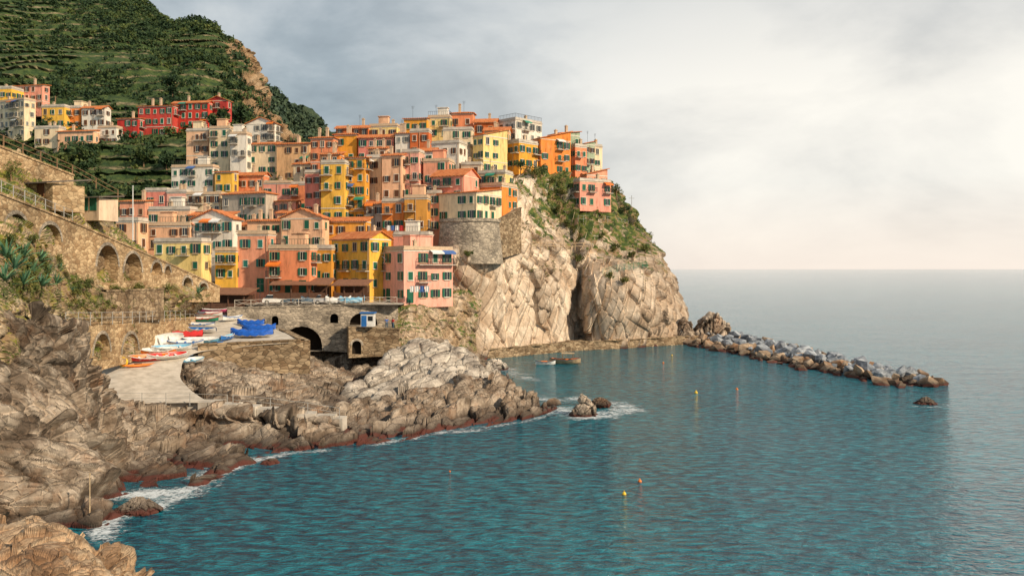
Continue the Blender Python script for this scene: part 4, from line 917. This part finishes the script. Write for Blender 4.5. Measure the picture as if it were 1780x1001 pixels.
# ---------------- foam
foamseg=[([(178,935),(192,905),(215,890),(262,884),(300,868),(340,850)],1.2,.78),([(340,850),(372,830),(425,806),(500,788),(560,783)],1.0,.64),([(215,862),(255,858),(300,862),(330,852)],2.0,.78),([(350,828),(392,812),(440,800)],1.6,.64),
 ([(640,774),(720,762),(790,747),(850,742),(905,734),(945,724),(962,714)],.9,.54),([(800,750),(840,746)],1.2,.62),([(955,735),(975,722)],1.0,.25),
 ([(930,690),(955,697),(985,696),(1010,692)],2.2,.55),([(985,712),(1010,725),(1045,722),(1070,716),(1095,712)],2.6,.68),([(1035,700),(1065,702),(1085,706)],2.4,.62),([(880,640),(905,655),(925,660)],2.5,.5),([(640,690),(690,690)],1.5,.35),
 ([(1590,706),(1630,708),(1650,704)],1.0,.4),([(800,634),(870,634),(930,628)],.8,.35)]
xs=np.arange(-36,66,.4); ys=np.arange(48,186,.4); XX,YY=np.meshgrid(xs,ys); Q=np.stack([XX,YY],-1); foam=np.zeros(XX.shape)
for pl,rad,inten in foamseg:
    W2=[np.array(WT(*p)[:2]) for p in pl]
    for a,b in zip(W2[:-1],W2[1:]):
        ab=b-a; tt=np.clip(((Q-a)@ab)/(ab@ab),0,1); d=np.linalg.norm(Q-a-tt[...,None]*ab,axis=-1)
        foam=np.maximum(foam,inten*np.exp(-(d/rad)**2))
keep=foam>.06; idx=-np.ones(foam.shape,int); fc=keep[:-1,:-1]&keep[1:,:-1]&keep[:-1,1:]&keep[1:,1:]
used=np.zeros(foam.shape,bool); used[:-1,:-1]|=fc; used[1:,:-1]|=fc; used[:-1,1:]|=fc; used[1:,1:]|=fc
idx[used]=np.arange(used.sum()); I,J=np.where(fc)
me=bpy.data.meshes.new('sea_foam'); me.from_pydata(np.stack([XX[used],YY[used],np.full(used.sum(),.03)],1).tolist(),[],np.stack([idx[I,J],idx[I,J+1],idx[I+1,J+1],idx[I+1,J]],1).tolist())
at=me.attributes.new('foam','FLOAT','POINT'); at.data.foreach_set('value',foam[used].astype(np.float32))
t=NT('foam_white'); p=t.pos(); t.col((.72,.77,.79)); an=t.nd('ShaderNodeAttribute',attribute_name='foam')
nz=t.math('ADD',t.math('MULTIPLY',t.noise(t.map(p,(.8,1,1)),2.4,9,.78,1.2),1.3),t.math('MULTIPLY',t.noise(p,.45,3),.5)); v=t.math('ADD',t.math('MULTIPLY',an.outputs['Fac'],.5),t.math('SUBTRACT',nz,.9)); t.lk(t.ramp(v,[(.20,0),(.45,.85)]),t.b.inputs['Alpha'])
me.materials.append(t.m); tag(link('sea_foam',me),'white broken foam along the rocks','foam',kind='stuff')
# ---------------- foliage
def leafmesh(name,C,Rr,nl,size,mat,rs=rs,flat=.8):
    C=np.asarray(C); Rr=np.asarray(Rr); N=len(C)
    d=rs.normal(size=(N,nl,3)); d/=np.linalg.norm(d,axis=2,keepdims=True); rad=rs.uniform(.35,1.05,(N,nl,1))
    P=C[:,None]+d*rad*Rr[:,None,None]*np.array([1,1,flat]); P=P.reshape(-1,3); n=len(P)
    a=rs.normal(size=(n,3)); a/=np.linalg.norm(a,axis=1,keepdims=True); b=np.cross(a,rs.normal(size=(n,3))); b/=np.linalg.norm(b,axis=1,keepdims=True)
    s=(size*rs.uniform(.6,1.3,(n,1)))*np.repeat(np.clip(Rr,.5,3)**.5,nl)[:,None]
    V=np.stack([P-a*s,P-b*s*.6,P+a*s,P+b*s*.6],1).reshape(-1,3); f=np.arange(4*n).reshape(-1,4)
    me=bpy.data.meshes.new(name); me.from_pydata(V.tolist(),[],f.tolist()); me.materials.append(M[mat]); return me
g_,N_=G['hillside']; sel=g_[36:330,10:]; P=sel.reshape(-1,3); nzv=fbm(P/26,3,77)+.3*fbm(P/6,2,78)
crag=(P[:,0]+.36*P[:,1])/16
wgt=np.clip(nzv*2.0+.15+np.clip((P[:,2]-95)/60,0,.8)-np.clip((70-P[:,2])/25,0,.4)-np.clip(crag,0,1)*.8,0.05,.6)*(P[:,2]>34); wgt/=wgt.sum(); nB=3000; pick=rs.choice(len(P),nB,p=wgt,replace=False)
rr_=rs.uniform(.7,2.4,nB); C=P[pick]+np.stack([np.zeros(nB),np.zeros(nB),rr_*.5],1)
tag(link('hillside_bushes',leafmesh('hillside_bushes',C,rr_,34,.42,'leaf_dark')),'dense dark bushes covering the terraced hillside','bushes',kind='stuff')
g_,N_=G['distant_hill']; P=g_[8:70].reshape(-1,3); pick=rs.choice(len(P),1100,replace=False); rr_=rs.uniform(1.5,3.6,1100)
tag(link('distant_woods',leafmesh('distant_woods',P[pick],rr_,26,.8,'leaf_far')),'hazy green woods on the distant hill behind the crag','woods',kind='stuff')
g_,N_=G['headland_cliff']; P=g_[:215].reshape(-1,3); nzv=fbm(P/5,3,55)
zc=np.clip((P[:,2]-14)/16,0,1); wgt=np.clip(nzv*1.3-.15,0,1)*zc*np.clip((P[:,0]+4)/12,0,1)*(P[:,1]<206); wgt/=wgt.sum(); pick=rs.choice(len(P),360,p=wgt,replace=False); rr_=rs.uniform(.3,.95,360)
tag(link('cliff_greenery',leafmesh('cliff_greenery',P[pick],rr_,34,.18,'leaf_olive')),'low olive green plants clinging to the upper cliff','plants',kind='stuff')
g_,N_=G['harbour_slope']; P=g_[60:200].reshape(-1,3); nzv=fbm(P/4,3,57); wgt=np.clip(nzv+.1,0,1); wgt/=wgt.sum(); pick=rs.choice(len(P),650,p=wgt,replace=False); rr_=rs.uniform(.2,.6,650)
tag(link('slope_greenery',leafmesh('slope_greenery',P[pick],rr_,40,.12,'leaf_olive')),'scrubby green ground plants on the slope below the viaduct','plants',kind='stuff')
def tree(label,px,py,hh,cw,mat='leaf_dark',name='tree',cat='tree',group=None,ncl=14,nl=70,ls=.22):
    q=hit(px,py); root=empty(name,q,0,label,cat,group); R=random.Random(px*3+py)
    m=MB(); top=Vector((R.uniform(-.2,.2),0,hh*.55)); m.bar((0,0,-.4),top,hh*.035+.03,7,hh*.02)
    for k in range(5):
        a=k*1.257+R.random(); m.bar(top*R.uniform(.6,1),(math.cos(a)*cw*.35,math.sin(a)*cw*.35,hh*R.uniform(.6,.85)),hh*.016+.01,5,.01)
    m.build('trunk' if name=='tree' else 'stem','wood',root)
    cs=[];rr=[]
    for k in range(ncl):
        a=R.uniform(0,6.28); r=R.uniform(0,.42)*cw; z=hh*R.uniform(.42,.95); r*=1.1-abs(z/hh-.65); cs.append((math.cos(a)*r,math.sin(a)*r,z)); rr.append(R.uniform(.14,.26)*cw)
    link('crown' if name=='tree' else 'foliage',leafmesh('crown',cs,rr,nl,ls,mat),root)
for a in [('bushy dark tree beside the pavilion at the harbour',398,500,4.2,4.2),('dark tree at the right end of the red building',384,232,7,7),('round tree between red building and crag',420,222,7,7),('tree on the slope above the pink left edge house',96,178,6,6),('tree above the middle of the red building',300,176,8,8),('dark tree on the terraces under the red building',250,290,5,6),('tree left of the low white terrace house',290,300,5,5),('tree on the terraces near the left hill huts',150,290,5,6),('cypress like tree rising behind the left cream tall block',356,215,7,5)]:
    tree(a[0],a[1],a[2],a[3],a[4],ls=.4)
for px,py,hh,cw,mt in [(905,305,3,4,'leaf_dark'),(930,312,3,4,'leaf_olive'),(955,325,3,3.6,'leaf_olive'),(975,345,2.6,3,'leaf_olive'),(968,375,2.2,3,'leaf_olive'),(985,400,2.2,3,'leaf_olive'),(1072,345,4,4,'leaf_olive'),(1086,375,2.6,3.6,'leaf_dark'),(1068,440,2,3.4,'leaf_olive'),(1100,452,2,3,'leaf_olive'),(1045,420,2,3,'leaf_olive'),(1122,440,2,3,'leaf_olive'),(1085,495,1.8,3,'leaf_olive'),(1060,488,1.8,2.6,'leaf_olive'),(812,450,1.6,2.4,'leaf_olive'),(842,450,1.4,2,'leaf_dark'),(1010,460,2,3,'leaf_olive'),(940,310,3,3.6,'leaf_dark')]:
    tree('green shrub growing on the upper part of the headland cliff',px,py,hh,cw,mt,'shrub','shrub','shrubs on the headland cliff',8,60,.2)
for px,py,hh,cw in [(60,432,1.2,1.8),(22,434,1.2,1.8),(100,465,1.4,1.8),(150,508,1.4,2.0),(130,520,1.4,1.8),(205,512,1.2,1.8),(242,510,1.2,2),(292,510,1.4,2.2),(20,315,2,2.4),(120,385,1.5,2)]:
    tree('bright green shrub on the slope around the stone viaduct',px,py,hh,cw,'leaf_olive','shrub','shrub','shrubs around the stone viaduct',8,70,.11)
def agavemesh(seed):
    R=random.Random(seed); m=MB()
    for k in range(30):
        a=k*2.399; tilt=R.uniform(.2,1.2); L=R.uniform(.9,1.3); pts=[]
        for j in range(5):
            t_=j/4; r=L*t_*math.sin(tilt)*1.0; z=L*t_*math.cos(tilt)+.12*t_-.25*t_*t_*math.sin(tilt); wd=.09*(1-t_)**.6*(.6+t_*.8)+.004
            c=Vector((math.cos(a)*r,math.sin(a)*r,z)); s=Vector((-math.sin(a),math.cos(a),0))*wd; pts+=[c-s,c+Vector((0,0,-.03)),c+s]
        m.add(pts,[(j*3+i,j*3+i+1,(j+1)*3+i+1,(j+1)*3+i) for j in range(4) for i in range(2)])
    return m.mesh('agave','leaf_agave')
AG=[agavemesh(s) for s in range(3)]
for i,(px,py,s) in enumerate([(12,448,1.3),(40,446,1.2),(68,454,1.1),(24,468,1.35),(55,474,1.2),(84,478,1.1),(8,488,1.3),(40,495,1.2),(72,498,1.1),(98,494,1.0),(102,472,1.0),(130,512,.9),(345,510,1.3)]):
    o=link('agave',AG[i%3],None,hit(px,py)); o.scale=(s,s,s); o.rotation_euler=(.3,0,i); tag(o,'spiky green agave rosette on the slope under the viaduct' if i<12 else 'lone spiky agave beside the lower viaduct wall','agave','agaves under the viaduct' if i<12 else None)
def laundry(label,px,py,Y,mats,w=.7):
    p=W(px,py,Y); root=empty('washing_line',p,0,label,'laundry'); m=MB(); L=len(mats)*(w+.12); m.bar((0,0,0),(L,0,0),.012,4); m.build('line','iron',root)
    for i,c in enumerate(mats):
        q=MB(); x=i*(w+.12)+.06; vs=[];n=6
        for j in range(n+1):
            for z in (0,-1.0): vs.append((x+w*j/n,.05*math.sin(j*1.9),z*(1+.05*math.sin(j+i))))
        q.add(vs,[(2*j,2*j+2,2*j+3,2*j+1) for j in range(n)]); q.build('cloth',c,root)
laundry('washing hanging on the front of the lowest pink house',712,497,131.5,['cloth_white','cloth_white','cloth_blue','cloth_white'])
laundry('washing line under the orange house with balconies',672,392,155,['cloth_white','cloth_blue','cloth_white','cloth_red'])
def person(label,loc,rz,top,bottom):
    root=empty('person',loc,math.radians(rz),label,'person')
    V=[(0,0,.92),(0,0,1.15),(0,0,1.4),(0,0,1.5),(0,0,1.62),(0,0,1.72),(-.2,0,1.4),(-.27,0,1.12),(-.25,-.06,.86),(.2,0,1.4),(.27,0,1.12),(.25,-.06,.86),(-.1,0,.88),(-.11,0,.48),(-.11,.02,.08),(-.11,-.14,.04),(.1,0,.88),(.12,0,.48),(.13,.02,.08),(.13,-.14,.04)]
    E=[(0,1),(1,2),(2,3),(3,4),(4,5),(2,6),(6,7),(7,8),(2,9),(9,10),(10,11),(0,12),(12,13),(13,14),(14,15),(0,16),(16,17),(17,18),(18,19)]
    rad=[.15,.14,.16,.06,.1,.08,.07,.05,.035,.07,.05,.035,.1,.07,.045,.04,.1,.07,.045,.04]
    for nm2,idx,mt,inf in (('body',list(range(20)),'skin',0),('jacket',[0,1,2,6,7,9,10],top,.025),('trousers',[0,12,13,14,16,17,18],bottom,.022)):
        bm=bmesh.new(); lay=bm.verts.layers.skin.verify(); d={}
        for i in idx: d[i]=bm.verts.new(V[i]); d[i][lay].radius=(rad[i]+inf,rad[i]*.85+inf)
        d[0][lay].use_root=True
        for a,b in E:
            if a in d and b in d: bm.edges.new((d[a],d[b]))
        me=bpy.data.meshes.new(nm2); bm.to_mesh(me); me.materials.append(M[mt]); o=link(nm2,me,root); o.modifiers.new('s','SKIN'); o.modifiers.new('d','SUBSURF').render_levels=1
    m=MB(); n=10; vs2=[(0,0,1.78)]
    for j in range(1,5):
        for k in range(n): a=k*2*math.pi/n; b=j*.42; vs2.append((.115*math.sin(b)*math.cos(a),.12*math.sin(b)*math.sin(a)+.02,1.66+.125*math.cos(b)))
    m.add(vs2,[(0,1+k,1+(k+1)%n) for k in range(n)]+[(1+j*n+k,1+j*n+(k+1)%n,1+(j+1)*n+(k+1)%n,1+(j+1)*n+k) for j in range(3) for k in range(n)]); m.build('hair','hair',root,smooth=True)
person('person in a dark blue jacket standing on the stone pier',(W(672,571,126.5)[0],126.5,W(672,571.5,125.4)[2]),20,'cloth_blue','tarp_dark')
person('person in a red jacket standing on the stone pier',(W(683,571,127)[0],127,W(683,572.5,125.4)[2]),-40,'cloth_red','tarp_dark')
print('DONE objs',len(bpy.data.objects),'boulders',cnt)
